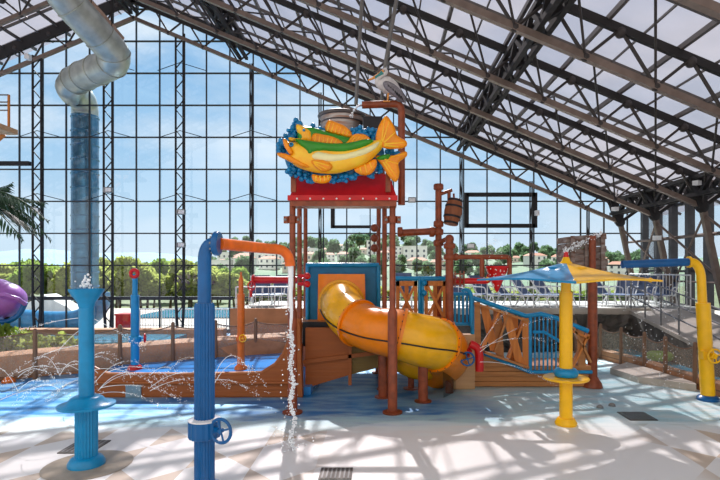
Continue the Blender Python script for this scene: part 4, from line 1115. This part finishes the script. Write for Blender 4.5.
for sg in (-1, 1): MB().sphere(pq(266, 66, sg*.042), .010, 8, 5).build('eye', 'black', t)
for sg in (-1, 1):
    MB().tube([pq(290, 200, sg*.05), pq(286, 240, sg*.05)], .015, 8).build('leg', 'bill', t)
    MB().box(pq(280, 250, sg*.05), (.12, .05, .02)).build('foot', 'bill', t, smooth=False)

# hanging supply poles
for i, (a, b) in enumerate(((P(363, -20, 9.9), P(356, 104, 9.9)), (P(400, -20, 9.2), P(385, 66, 9.2)))):
    MB().tube([a, b], .035, 10).build('supply_pole', 'cable', label=['slim grey pole hanging from the roof to the dump bucket', 'slim grey pole hanging from the roof above the pelican'][i], cat='pole')
MB().tube([P(385, 66, 9.2), P(381, 105, 9.2)], .03, 10).build('pole_tail', 'cable', label='thin grey pole end passing behind the pelican', cat='pole')

# ------------------------------------------------------------------ right platform
PY = 10.05
t = root('platform_fence', 'orange wooden fence panels with crossed boards between blue posts beside the slide', 'fence', (PX(421, PY), PY, 1.2))
def xpanel(u0, u1, v0, v1, Y):
    fr = MB(); fr.b2((PX(u0, Y), Y, PZ(v0+5, Y)), (PX(u1, Y), Y+.05, PZ(v0, Y))); fr.b2((PX(u0, Y), Y, PZ(v1, Y)), (PX(u1, Y), Y+.05, PZ(v1-5, Y)))
    fr.b2((PX(u0, Y), Y, PZ(v1, Y)), (PX(u0+3.5, Y), Y+.05, PZ(v0, Y))); fr.b2((PX(u1-3.5, Y), Y, PZ(v1, Y)), (PX(u1, Y), Y+.05, PZ(v0, Y)))
    o = fr.build('panel', 'wood', t, smooth=False)
    MB().beam(P(u0+3, v0+5, Y-.01), P(u1-3, v1-5, Y-.01), .09, .05).build('cross_board', 'wood', o, smooth=False)
    MB().beam(P(u1-3, v0+5, Y+.06), P(u0+3, v1-5, Y+.06), .09, .05).build('cross_board', 'wood', o, smooth=False)
    MB().b2((PX((u0+u1)/2-2, Y), Y+.07, PZ(v1, Y)), (PX((u0+u1)/2+2, Y), Y+.1, PZ(v0, Y))).build('centre_board', 'wood', o, smooth=False)
xpanel(396, 417.5, 281, 322, PY); xpanel(424.5, 446.5, 281, 322, PY)
MB().tube([P(394, 278.5, PY), P(448, 278.5, PY)], .045, 12).build('top_rail', 'sky', t)
MB().tube([P(417.5, 326, PY), P(448, 325, PY)], .035, 10).build('bottom_rail', 'sky', t)
for u in (419.5, 422.5): MB().cyl(P(u, 330, PY-.02), P(u, 277, PY-.02), .03, 10).build('post', 'sky', t)
for v in (283, 293): MB().sphere(P(424, v, PY-.05), .06, 10, 6).build('hinge', 'sky', t)

# boundary posts and pipework
def ppipe(name, lab, parts, base, cat='pipe'):
    t = root(name, lab, cat, base)
    for nm, pts, r, m in parts: MB().tube(pts, r, 14).build(nm, m, t)
    return t
Y = 10.3
t = ppipe('barrel_mast', 'tall brown mast with side arms holding the hanging barrel', [
    ('mast', [P(438.5, 388, FY(384)), P(438.5, 186, FY(384))], .065, 'rust'),
    ('top_arm', [P(438, 195, Y), P(452, 190, Y)], .035, 'rust'), ('hanger', [P(449, 190, Y), P(449, 200, Y)], .035, 'rust'),
    ('cross_pipe', [P(398, 233, Y), P(438, 231, Y)], .07, 'rust'), ('link_pipe', [P(438, 243, Y), P(449, 238, 9.95)], .045, 'rust')], P(438.5, 384, FY(384)))
for v in (187, 224, 232, 243): MB().lathe(P(438.5, v, Y)-Vector((0, 0, .06)), [(.085, 0), (.1, .02), (.1, .10), (.085, .12)], 14).build('clamp', 'rust', t)
for u in (432, 400): MB().lathe(P(u, 232, Y), [(.09, -.05), (.1, -.03), (.1, .03), (.09, .05)], 14, Vector((1, 0, 0))).build('pipe_joint', 'rust', t)
# barrel
t = root('hanging_barrel', 'brown oak barrel with dark hoops tipping from the tall mast', 'barrel', P(449, 226, Y))
ax = Vector((.2, .1, 1)).normalized(); c0 = P(448.5, 224, Y); hB = 26/F*Y
prof = [(.13, 0), (.155, hB*.2), (.178, hB*.5), (.165, hB*.8), (.14, hB), (.12, hB), (.12, hB-.03)]
c0 = P(453, 212, Y)-ax*hB*.5
MB().lathe(c0, prof, 24, ax).build('staves', 'barrel', t)
for f_, r in ((.06, .141), (.3, .168), (.7, .172), (.94, .148)): MB().lathe(c0+ax*hB*f_, [(r+.004, -.02), (r+.008, 0), (r+.004, .02)], 24, ax).build('hoop', 'hoop', t)
MB().tube([c0+ax*hB*.75, c0+ax*(hB+.1)+Vector((-.05, 0, .02))], .02, 8).build('bung_pipe', 'rust', t)

YB = FY(400); YB = 9.6
t = ppipe('corner_post', 'brown corner post left of the blue railing with pipe frame branching right', [
    ('post', [(PX(449.5, YB), YB, 0), P(449.5, 240, YB)], .075, 'rust'),
    ('frame_pipe', [P(449.5, 257, YB), P(504, 257, YB)]+arcpath(P(506, 257, YB), P(509.5, 257, YB), P(509.5, 261, YB), 5)+[P(509.5, 278, YB)], .045, 'rust'),
    ('drop_pipe', [P(482, 257, YB), P(482, 277, YB)], .045, 'rust')], (PX(449.5, YB), YB, 0))
MB().sphere(P(449.5, 239, YB), .085, 12, 8).build('post_cap', 'rust', t)
for v in (246, 257): MB().lathe(P(449.5, v, YB)-Vector((0, 0, .05)), [(.095, 0), (.11, .02), (.11, .08), (.095, .1)], 16).build('clamp', 'rust', t)
MB().sphere(P(456, 257, YB), .07, 12, 8).build('pipe_joint', 'rust', t)
mb = MB()
for v in (274, 279, 284): mb.tube([P(452, v, YB), P(464, v, YB)], .014, 6)
for u in (455, 460, 464): mb.tube([P(u, 271, YB), P(u, 287, YB)], .014, 6)
mb.build('wire_cage', 'rust', t)

t = root('red_spotted_funnel', 'red cone shaped bucket with white spots on a red pipe', 'bucket', P(497, 291, YB))
c0 = P(497, 266, YB)
MB().lathe(c0, [(.205, 0), (.215, -.02), (.03, -.46), (.015, -.48)], 28).build('cone', 'red', t)
mb = MB(); rd = random.Random(8)
for i in range(60):
    h = rd.random()*.34; r = .212-h*.42; a = rd.random()*6.3; mb.sphere(c0+Vector((math.cos(a)*r, math.sin(a)*r, -.03-h)), .012, 6, 4)
mb.build('spots', 'white', t)
MB().tube([P(452, 281, YB+.1), P(484, 281, YB+.1)]+arcpath(P(485, 281, YB+.1), P(489, 281, YB+.1), P(490, 276, YB), 5), .058, 14).build('red_pipe', 'red', t)
MB().torus(P(458, 281, YB+.1), .062, .02, (1, 0, 0), 18, 6).build('pipe_ring', 'red', t)
mb = MB(); rd = random.Random(18)
for i in range(90): mb.sphere(c0+Vector((rd.gauss(-.1, .12), rd.gauss(0, .08), rd.random()*.55-.05)), rd.uniform(.004, .009), 5, 3)
mb.build('water_spray', 'drop', kind='stuff', label='fine spray of droplets above the red spotted funnel', cat='water')

# blue railing next to the corner post
Y = 10.0
t = root('platform_railing', 'sky blue barred railing on the platform right of the corner post', 'railing', P(460, 326, Y))
for u in (455, 459, 463, 467): MB().cyl(P(u, 324, Y), P(u, 294, Y), .022, 8).build('bar', 'sky', t)
for v in (294, 324): MB().tube([P(452, v, Y), P(471, v, Y)], .035, 10).build('rail', 'sky', t)
MB().tube([P(462, 292, Y-.1)]+arcpath(P(464, 290, Y-.1), P(470, 289, Y-.1), P(471, 296, Y-.1), 5)+[P(471, 326, Y-.1)], .04, 10).build('gate_loop', 'sky', t)

# ramp bridge with boards
Y = 9.95
t = root('stair_bridge', 'sloping wooden stair side with crossed boards and blue rails right of the slide', 'play structure', (PX(530, Y), Y, 0))
TOP = [(473, 298), (526, 316), (541, 314), (556, 318), (588, 331)]
BOT = [(480, 352), (530, 372), (592, 372)]
def lerpv(L_, u):
    for (a, b), (c, d) in zip(L_, L_[1:]):
        if a <= u <= c: return b+(d-b)*(u-a)/(c-a)
    return L_[0][1] if u < L_[0][0] else L_[-1][1]
mbt = [P(u, v, Y) for u, v in TOP]
MB().tube(mbt, .045, 10).build('top_rail', 'sky', t)
MB().tube([P(u, v, Y) for u, v in BOT], .035, 10).build('bottom_rail', 'sky', t)
for u, v0, v1 in ((472.5, 297, 352), (530, 315, 373)): MB().cyl(P(u, v1, Y), P(u, v0, Y), .04, 10).build('rail_post', 'sky', t)
rd = random.Random(21)
def board(a, b, w=.15, dy=.0): MB().beam(P(*a, Y+dy), P(*b, Y+dy), w, .04).build('board', 'woodh' if rd.random() < .5 else 'wood', t, smooth=False)
# orient: beam width axis is sideways so it faces the viewer
for a, b, dy in (((476, 302), (477, 352), 0), ((484, 306), (494, 350), .06), ((499, 310), (482, 350), .01), ((497, 310), (500, 358), .11), ((508, 313), (494, 352), .06), ((506, 313), (520, 364), .01), ((524, 318), (508, 358), .08), ((526, 318), (527, 368), 0), ((514, 316), (514, 362), .13)):
    board(a, b, .15, dy)
board((474, 303), (528, 321), .13, -.03); board((484, 352), (528, 367), .15, -.03)
for i in range(8):
    u = 535+i*4.2; MB().cyl(P(u, 371, Y+.02), P(u, lerpv(TOP, u), Y+.02), .017, 6).build('bar', 'sky', t)
MB().tube([P(533, 332, Y-.05), P(544, 332, Y-.05), P(566, 345, Y-.05)], .03, 8).build('hand_rail', 'sky', t)
MB().b2((PX(531, Y), Y+.03, PZ(372, Y)), (PX(592, Y), Y+.9, PZ(366, Y))).build('step_floor', 'woodh', t, smooth=False)
for a, b in (((572, 326), (590, 362)), ((588, 334), (572, 366)), ((580, 328), (582, 368)), ((570, 330), (588, 338))): board(a, b, .14, .04)
# plank wall below
mb = MB(); o = None
for i, (v0, v1, u0) in enumerate(((387, 382, 447), (382, 377, 447), (377, 372, 447), (372, 367, 447), (367, 362, 447), (362, 357, 447), (357, 352, 447), (352, 347, 447), (347, 341, 447), (341, 334, 447))):
    def right(v): 
        if v >= 372: return 598
        return 480+(v-352)/20*50 if v > 352 else 480
    ua, ub = right(v0), right(v1)
    mb.prism([(PX(u0, Y), PZ(v0-.3, Y+.05)), (PX(ua, Y), PZ(v0-.3, Y+.05)), (PX(ub, Y), PZ(v1, Y+.05)), (PX(u0, Y), PZ(v1, Y+.05))], Y+.07+(i % 2)*.015, Y+.14)
mb.build('plank_wall', 'woodh', t, smooth=False)
MB().b2((PX(446, Y), Y-.1, 0), (PX(474, Y), Y+.06, PZ(334, Y))).build('pale_corner_block', wood('pale_corner_wood', (.62, .38, .19), (.44, .24, .11), 0), t, smooth=False)
MB().b2((PX(474, Y+.1), Y+.15, 0), (PX(592, Y+.1), Y+1.3, .25)).build('landing', 'woodh', t, smooth=False)

# red fixture with blue wheel
Y = 9.2
t = root('red_spray_fixture', 'curved red spray pipe with a blue wheel on the plank wall', 'valve', P(468, 372, Y))
MB().tube(spline([P(456, 358, Y+.3), P(464, 357, Y+.1), P(470, 350, Y)], 4), .05, 12).build('feed_pipe', 'red', t)
MB().tube(spline([P(470, 344, Y), P(476, 347, Y), P(479, 353, Y), P(479.5, 371, Y)], 5), .075, 14).build('spray_bar', 'red', t)
MB().lathe(P(459, 358, Y), [(.09, -.03), (.1, 0), (.09, .03)], 16, Vector((1, 0, 0))).build('joint', 'red', t)
wheel(P(467.5, 359, Y-.15), .115, 'blue', t, (.1, 1, 0))
MB().cyl(P(467.5, 359, Y-.15), P(467.5, 359, Y+.05), .025, 8).build('valve_stem', 'blue', t)

# brown post with crate
YB = FY(387); x = PX(592.5, YB)
t = root('crate_post', 'thick brown post with a flared foot holding the weathered crate', 'post', (x, YB, 0))
MB().lathe((x, YB, 0), [(.19, 0), (.17, .08), (.12, .16), (.095, .2)], 20).build('flared_foot', 'rust', t)
MB().cyl((x, YB, .1), (x, YB, PZ(283, YB)), .09, 18).build('lower_pipe', 'rust', t)
MB().cyl((x, YB, PZ(285, YB)), (x, YB, PZ(236, YB)), .065, 16).build('upper_pipe', 'rust', t)
t = root('weathered_crate', 'weathered grey brown crate tipping spray on top of the brown post', 'crate', (x-.1, YB+.1, PZ(278, YB)))
rd = random.Random(14); Yc = YB+.12
bnd = [(569, 246), (578, 240), (590, 236), (598, 232), (606, 230)]
for k in range(7):
    v0 = 234+k*6.4; v1 = v0+6.0; u0 = 568+rd.uniform(-2.5, 2.5) + (5 if k > 5 else 0); u1 = 606+rd.uniform(-2, 2)
    MB().prism([(PX(u0, Yc), PZ(v0+3, Yc)), (PX(u1, Yc), PZ(v0-1, Yc)), (PX(u1+.5, Yc), PZ(v1-1, Yc)), (PX(u0+rd.uniform(-1, 1), Yc), PZ(v1+3-(2 if k > 5 else 0), Yc))], Yc+rd.uniform(-.03, .03), Yc+.55).build('plank', 'cratewood', t, smooth=False)
for u in (572, 586, 602): MB().b2((PX(u-2, Yc), Yc-.06, PZ(278, Yc)), (PX(u+2, Yc), Yc-.02, PZ(236, Yc))).build('batten', 'cratewood', t, smooth=False)
mb = MB()
for i in range(260):
    s_ = rd.random(); mb.sphere(P(566-(1-s_)*3+s_*36, 252-s_*19+rd.gauss(0, 1.6), Yc-.1+rd.gauss(0, .05)), rd.uniform(.006, .018), 5, 3)
mb.build('crate_spray', 'drop', kind='stuff', label='white jet of water spraying over the top of the weathered crate', cat='water')

# ------------------------------------------------------------------ yellow umbrella feature
Y = FY(424.5); x = PX(566, Y); z = lambda v: PZ(v, Y)
t = root('umbrella_water_post', 'yellow post with a blue and yellow panelled umbrella top', 'water feature', (x, Y, 0))
MB().lathe((x, Y, 0), [(.155, 0), (.16, .03), (.13, .08), (.115, .10)], 28).build('base_flange', 'postyellow', t)
MB().cyl((x, Y, .08), (x, Y, z(292)), .094, 24).build('lower_column', 'postyellow', t)
MB().cyl((x, Y, z(293)), (x, Y, z(262)), .072, 24).build('upper_column', 'postyellow', t)
MB().lathe((x, Y, z(379)), [(.10, -.01), (.32, 0), (.33, .015), (.32, .03), (.10, .035)], 36).build('splash_disc', 'postyellow', t)
MB().lathe((x, Y, z(378)), [(.16, .03), (.175, .06), (.17, .11), (.14, .14), (.09, .15)], 32).build('blue_cap', 'sky', t)
NP = 6; Rr = 1.13; zr = z(281); zt = z(263); n = 6
def up(a, s_, R=Rr):
    # concave-edged canopy: seams reach out to points
    return Vector((x+math.cos(a)*R*s_, Y+math.sin(a)*R*s_, zt+(zr-zt)*s_))
Rr = 1.29; zr = 2.13; zt = 2.39
for k in range(4):
    a0 = -PI/2-.25+k*PI/2; a1 = a0+PI/2; vs = []; m_ = 10; nj = 12
    for i in range(m_+1):
        for j in range(nj+1):
            f_ = j/nj; a = a0+(a1-a0)*f_; s_ = .05+.95*i/m_
            rc = Rr*(math.cos(PI/4)/math.cos((f_-.5)*PI/2))*(1-.05*4*f_*(1-f_))
            rc = Rr*(1-s_*.9)+rc*s_*.9 if s_ < .3 else rc
            p = up(a, s_, rc); p.z = zt+(zr-zt)*s_-.03*math.sin(PI*s_)+.03*4*f_*(1-f_)*s_; vs.append(p)
    w_ = nj+1; nn = len(vs); vs2 = vs+[v-Vector((0, 0, .025)) for v in vs]
    fs = [(i*w_+j, i*w_+j+1, (i+1)*w_+j+1, (i+1)*w_+j) for i in range(m_) for j in range(nj)]
    fs += [tuple(q+nn for q in f_) for f_ in fs]+[(m_*w_+j, m_*w_+j+1, m_*w_+j+1+nn, m_*w_+j+nn) for j in range(nj)]
    MB().add(vs2, fs).build('canopy_panel', 'postyellow' if k % 2 == 0 else 'sky', t)
    MB().sphere(up(a0, 1.0), .035, 8, 6).build('rim_tip', 'postyellow', t)
MB().lathe((x, Y, z(266)), [(.10, 0), (.085, .05), (.06, .08), (.055, .10), (.04, .13)], 20).build('finial', 'postyellow', t)
MB().lathe((x, Y, z(258)), [(.038, 0), (.042, .03), (.03, .05), (.035, .08), (.02, .09)], 16).build('red_nozzle', 'red', t)

# right yellow arch pipe
YB = FY(400); x = PX(708, YB); z = lambda v: PZ(v, YB)
t = root('arch_water_post', 'yellow bent pipe post with a blue horizontal arm at far right', 'water feature', (x, YB, 0))
MB().lathe((x, YB, 0), [(.18, 0), (.18, .04), (.14, .08), (.12, .09)], 24).build('base_flange', 'blue', t)
MB().cyl((x, YB, .05), (PX(703, YB), YB, z(303)), .115, 20).build('lower_column', 'postyellow', t)
ar = [P(702.5, 305, YB), P(701, 276, YB)]+arcpath(P(701, 276, YB), P(699, 262, YB), P(690, 262, YB), 8)[1:]
MB().tube(ar, .075, 18).build('bend', 'postyellow', t)
MB().tube([P(690, 262, YB), P(688, 262, YB)], .10, 18).build('flange', 'postyellow', t)
MB().tube([P(690, 262, YB), P(622, 264.5, YB+.1)], .07, 18).build('blue_arm', 'blue', t)
wheel((x-.02, YB-.22, z(354)), .115, 'postyellow', t, (0, 1, 0)); MB().cyl((x-.02, YB-.22, z(354)), (x-.02, YB, z(354)), .05, 10).build('valve_stem', 'postyellow', t)
MB().box((x-.13, YB-.1, z(354)), (.08, .1, .14)).build('valve_box', 'postyellow', t, smooth=False)
mb = MB(); rd = random.Random(30)
for i in range(420):
    f_ = rd.random(); h = rd.random(); c0 = P(624+f_*64, 266, YB); mb.sphere((c0.x+rd.gauss(0, .01), c0.y+rd.gauss(0, .06), c0.z*(h)), rd.uniform(.004, .009), 4, 3)
mb.build('drip_curtain', 'drop', kind='stuff', label='sparse drops falling from the blue arm at far right', cat='water')

# ------------------------------------------------------------------ left edge things
t = root('purple_slide_end', 'purple slide flume with a blue underside at the left edge', 'water slide', P(-10, 322, 12))
Y = 12.0
cpz = PZ(300, Y)
def ringp(xf, rx, rzz, y0):  # closed rounded flume end
    return [(xf, y0+rx*math.cos(a), cpz+rzz*math.sin(a)) for a in [2*PI*i/28 for i in range(28)]]
vs = []; secs = [(-60, .52, .50), (-30, .52, .50), (-5, .51, .49), (2, .47, .44), (10, .40, .36), (16, .30, .26), (19.5, .14, .12), (20, .02, .02)]
for u, a, b in secs: vs += ringp(PX(u, Y), a, b, Y+.1)
MB().add(vs, [(i*28+j, i*28+(j+1) % 28, (i+1)*28+(j+1) % 28, (i+1)*28+j) for i in range(len(secs)-1) for j in range(28)]).build('flume', 'purple', t)
MB().tube([P(-60, 293, Y-.42), P(5, 295, Y-.42), P(18, 299, Y-.30), P(25, 304, Y-.05)], .05, 10).build('lip_band', 'purple', t)
MB().tube(spline([P(-60, 322, Y-.1), P(0, 322, Y-.1), P(12, 319.5, Y-.1), P(20, 313, Y-.05), P(25.5, 302, Y-.02)], 5), .06, 10).build('blue_keel', 'blue', t)
for u in (-30, 4): MB().cyl((PX(u, Y), Y+.1, 0), (PX(u, Y), Y+.1, cpz-.4), .06, 10).build('support_leg', 'steel', t)
# palm
tp = P(-45, 196, 7.4)
t = root('palm_tree', 'palm tree whose dark fronds reach in from the left edge', 'palm', (tp.x, tp.y, 0))
MB().tube(spline([(tp.x, tp.y, 0), (tp.x-.05, tp.y, 1.5), (tp.x, tp.y, tp.z)], 8), .13, 12).build('trunk', 'bark', t)
rd = random.Random(6)
for (u, v, dy, arch) in ((48, 222, -.2, 34), (50, 240, .1, 40), (40, 236, .5, 22), (22, 240, -.4, 26), (46, 204, .2, 10), (12, 184, .3, -4), (30, 224, .9, 30), (-60, 250, .2, 20), (-120, 230, 0, 30), (-90, 180, .3, 0)):
    tipp = P(u, v, 7.4+dy); mid = (tp+tipp)/2+Vector((0, 0, arch/F*7.4)); rp_ = arcpath(tp, mid, tipp, 22)
    mb = MB(); mb.tube(rp_, [.018-.014*i/22 for i in range(23)], 6)
    for i in range(3, 23):
        d = (rp_[min(i+1, 22)]-rp_[i-1]).normalized(); sd_ = d.cross(Vector((0, 0, 1))).normalized()
        for sg in (-1, 1):
            for h_ in (0, .5):
                p = rp_[i]-d*h_*.05; ln = .42*math.sin(PI*min(1, (i/22)*.75+.22)); e_ = p+d*ln*.75+sd_*sg*ln*.55+Vector((0, 0, -ln*.42+rd.uniform(-.03, .05)))
                w_ = d.cross(e_-p).cross(e_-p).normalized()*.012; m_ = (p+e_)/2+Vector((0, 0, .02))
                mb.add([p, m_+w_, e_, m_-w_], [(0, 1, 2, 3)])
    mb.build('frond', 'palm', t, smooth=False, fix=False)
# service platform at upper left
Y = 15.0
t = root('service_platform', 'small wooden service platform with rails at the upper left edge', 'platform', P(0, 135, Y))
MB().b2((PX(-40, Y), Y-1.1, PZ(135, Y)), (PX(18, Y), Y, PZ(130, Y))).build('deck', wood('pale_deck_wood', (.62, .36, .18), (.42, .22, .10), 0), t, smooth=False)
for u in (-12, 4, 18): 
    MB().b2((PX(u-.7, Y), Y-.4, PZ(130, Y)), (PX(u+.7, Y), Y-.34, PZ(99, Y))).build('rail_post', 'wood', t, smooth=False)
for v in (99, 106, 114): MB().b2((PX(-40, Y), Y-.4, PZ(v+.8, Y)), (PX(18, Y), Y-.36, PZ(v-.2, Y))).build('rail', 'greylight', t, smooth=False)
MB().beam(P(-30, 165, Y), P(4, 134, Y), .10).build('strut', 'wood', t, smooth=False)
MB().beam(P(-40, 163.5, GY-.6), P(30, 163.5, GY-.6), .14).build('gantry_beam', 'steel', label='black horizontal steel beam reaching in at the left edge', cat='beam', smooth=False)
for i, (u, v, Y) in enumerate(((181, 212, 18.0), (181, 245, 18.0), (35, 210, 18.0), (108, 190, 18.0), (471, 246, 18.0), (412, 200, 18.0), (28, 57, 17), (537, 213, 18.0))):
    lb = ['floodlight on the third lattice column, upper of two', 'floodlight on the third lattice column, lower of two', 'floodlight on the leftmost lattice column behind the palm', 'floodlight on the second lattice column from the left', 'speaker box on the gable wall right of the barrel', 'small box on the gable wall right of the tower', 'small white lamp below the left roof slope', 'small white sensor right of the framed vent'][i]
    t = root('floodlight', 'dark ' + lb if i < 6 else lb, 'lamp', P(u, v, Y))
    MB().box(P(u, v, Y), (.26 if i < 6 else .12, .2, .17)).build('housing', 'grey' if i < 6 else 'white', t, smooth=False)
    MB().box(P(u, v-.2, Y-.105), (.2 if i < 6 else .08, .01, .12)).build('lens', 'white', t, smooth=False)
    MB().beam(P(u, v, Y+.1), P(u, v, Y+.45), .04).build('mount', 'steel', t, smooth=False)
# white lamps on the right wall columns
for i, (u, v, Y) in enumerate(((615, 209, 15.4), (657, 238, 13.2), (697, 183, 12.9))):
    t = root('wall_floodlight', 'white floodlight on the right wall columns, %s from the gable' % ORD[i], 'lamp', P(u, v, Y), 'right wall floodlights')
    MB().box(P(u, v, Y), (.16, .14, .11), .5).build('housing', 'white', t, smooth=False)
    MB().beam(P(u, v, Y), P(u+4, v-2, Y+.3), .035).build('mount', 'grey', t, smooth=False)

# ------------------------------------------------------------------ ground details
for i, (u, v, w, d_) in enumerate(((637, 416.5, .42, .28), (85, 447, .42, .30), (336, 474, .36, .2))):
    Y = FY(v); c = (PX(u, Y), Y, .006)
    t = root('drain_grate', ['grey square drain grate right of the umbrella post', 'grey square drain grate behind the funnel post', 'brown square drain grate at the bottom middle'][i], 'drain', (c[0], c[1], 0))
    MB().box((c[0], c[1], .006), (w, d_*1.6, .012), .0).build('frame', 'grate', t, smooth=False)
    mb = MB()
    for k in range(7): mb.box((c[0]-w*.4+k*w*.8/6, c[1], .014), (.018, d_*1.4, .006))
    mb.build('bars', 'grey', t, smooth=False)
for i, (u, v) in enumerate(((600, 408), (612, 406))):
    Y = FY(v); mb = MB(); mb.lathe((PX(u, Y), Y, 0), [(.06, 0), (.05, .03), (.02, .05)], 10); mb.build('floor_jet', 'grey', label=['small grey floor jet left of the right drain grate', 'small grey floor jet right behind the other floor jet'][i], cat='nozzle')

# water jets: arcs of drops (pixel ends turned to places at one distance)
jets = [(80, 345, 30, 352, 0, 386, 6.6, 'from the funnel post to the left edge, lowest'), (78, 318, 40, 322, 2, 338, 7.2, 'from the funnel post to the left edge, highest'),
        (80, 330, 58, 345, 25, 400, 6.8, 'falling steeply left of the funnel post'), (78, 380, 60, 384, 48, 404, 6.3, 'short, just left of the funnel post'),
        (92, 318, 118, 330, 146, 350, 7.0, 'from the funnel post rising right toward the slim blue post'), (92, 370, 130, 362, 178, 400, 7.5, 'crossing in front of the boat hull, left'),
        (95, 395, 135, 382, 190, 425, 6.4, 'crossing low from the splash disc to the blue pipe post'), (100, 388, 150, 376, 200, 412, 7.0, 'crossing in front of the boat hull to the blue pipe post'),
        (108, 372, 150, 352, 214, 408, 8.0, 'crossing high over the boat hull'), (215, 380, 238, 376, 262, 402, 8.2, 'right of the blue pipe post'),
        (0, 400, 50, 378, 84, 384, 7.4, 'rising from the left edge to the funnel post'),
        (480, 348, 520, 330, 560, 345, 9.0, 'from the red spray fixture, middle'), (480, 352, 520, 320, 556, 318, 9.1, 'from the red spray fixture, highest'),
        (480, 362, 520, 360, 566, 392, 8.9, 'from the red spray fixture, lowest'), (480, 346, 494, 322, 512, 306, 9.2, 'from the red spray fixture, steepest')]
rj = random.Random(5); extra = []
for k in range(20):
    u0 = rj.choice([18, 60, 80, 92, 98, 150, 215]); sg = rj.choice([-1, 1]); ln = rj.uniform(40, 90)
    v2 = rj.uniform(386, 418); v0 = rj.uniform(372, 392); vm = min(v0, v2)-rj.uniform(15, 55)
    extra.append((u0, v0, u0+sg*ln*.45, vm, u0+sg*ln, v2, rj.uniform(6.8, 8.6), None))
jets += extra
rd = random.Random(77)
for (u0, v0, u1, v1, u2, v2, Y, lb) in jets:
    a, b, c = P(u0, v0, Y), P(u1, v1, Y-.1), P(u2, v2, Y-.3)
    c.z = max(c.z, .03); b = 2*b-(a+c)/2 if False else b
    pts = arcpath(a, b, c, 40); mb = MB()
    mb.tube(pts[:18], [.0045*(1-.5*i/18) for i in range(18)], 5)
    for k in range(90):
        f_ = rd.random(); i = min(39, int((.3+.7*f_)*39)); p = pts[i].lerp(pts[i+1], rd.random())
        s_ = .004+.018*f_; mb.sphere(p+Vector((rd.gauss(0, s_), rd.gauss(0, s_), rd.gauss(0, s_))), rd.uniform(.0025, .0065), 5, 3)
    mb.build('water_jet', 'drop', kind='stuff', label='thin arc of water drops ' + lb if lb else 'thin sparse arc of drops crossing over the blue water at left', cat='water jet', group='thin water jets' if lb else 'sparse drop arcs over the left blue water')
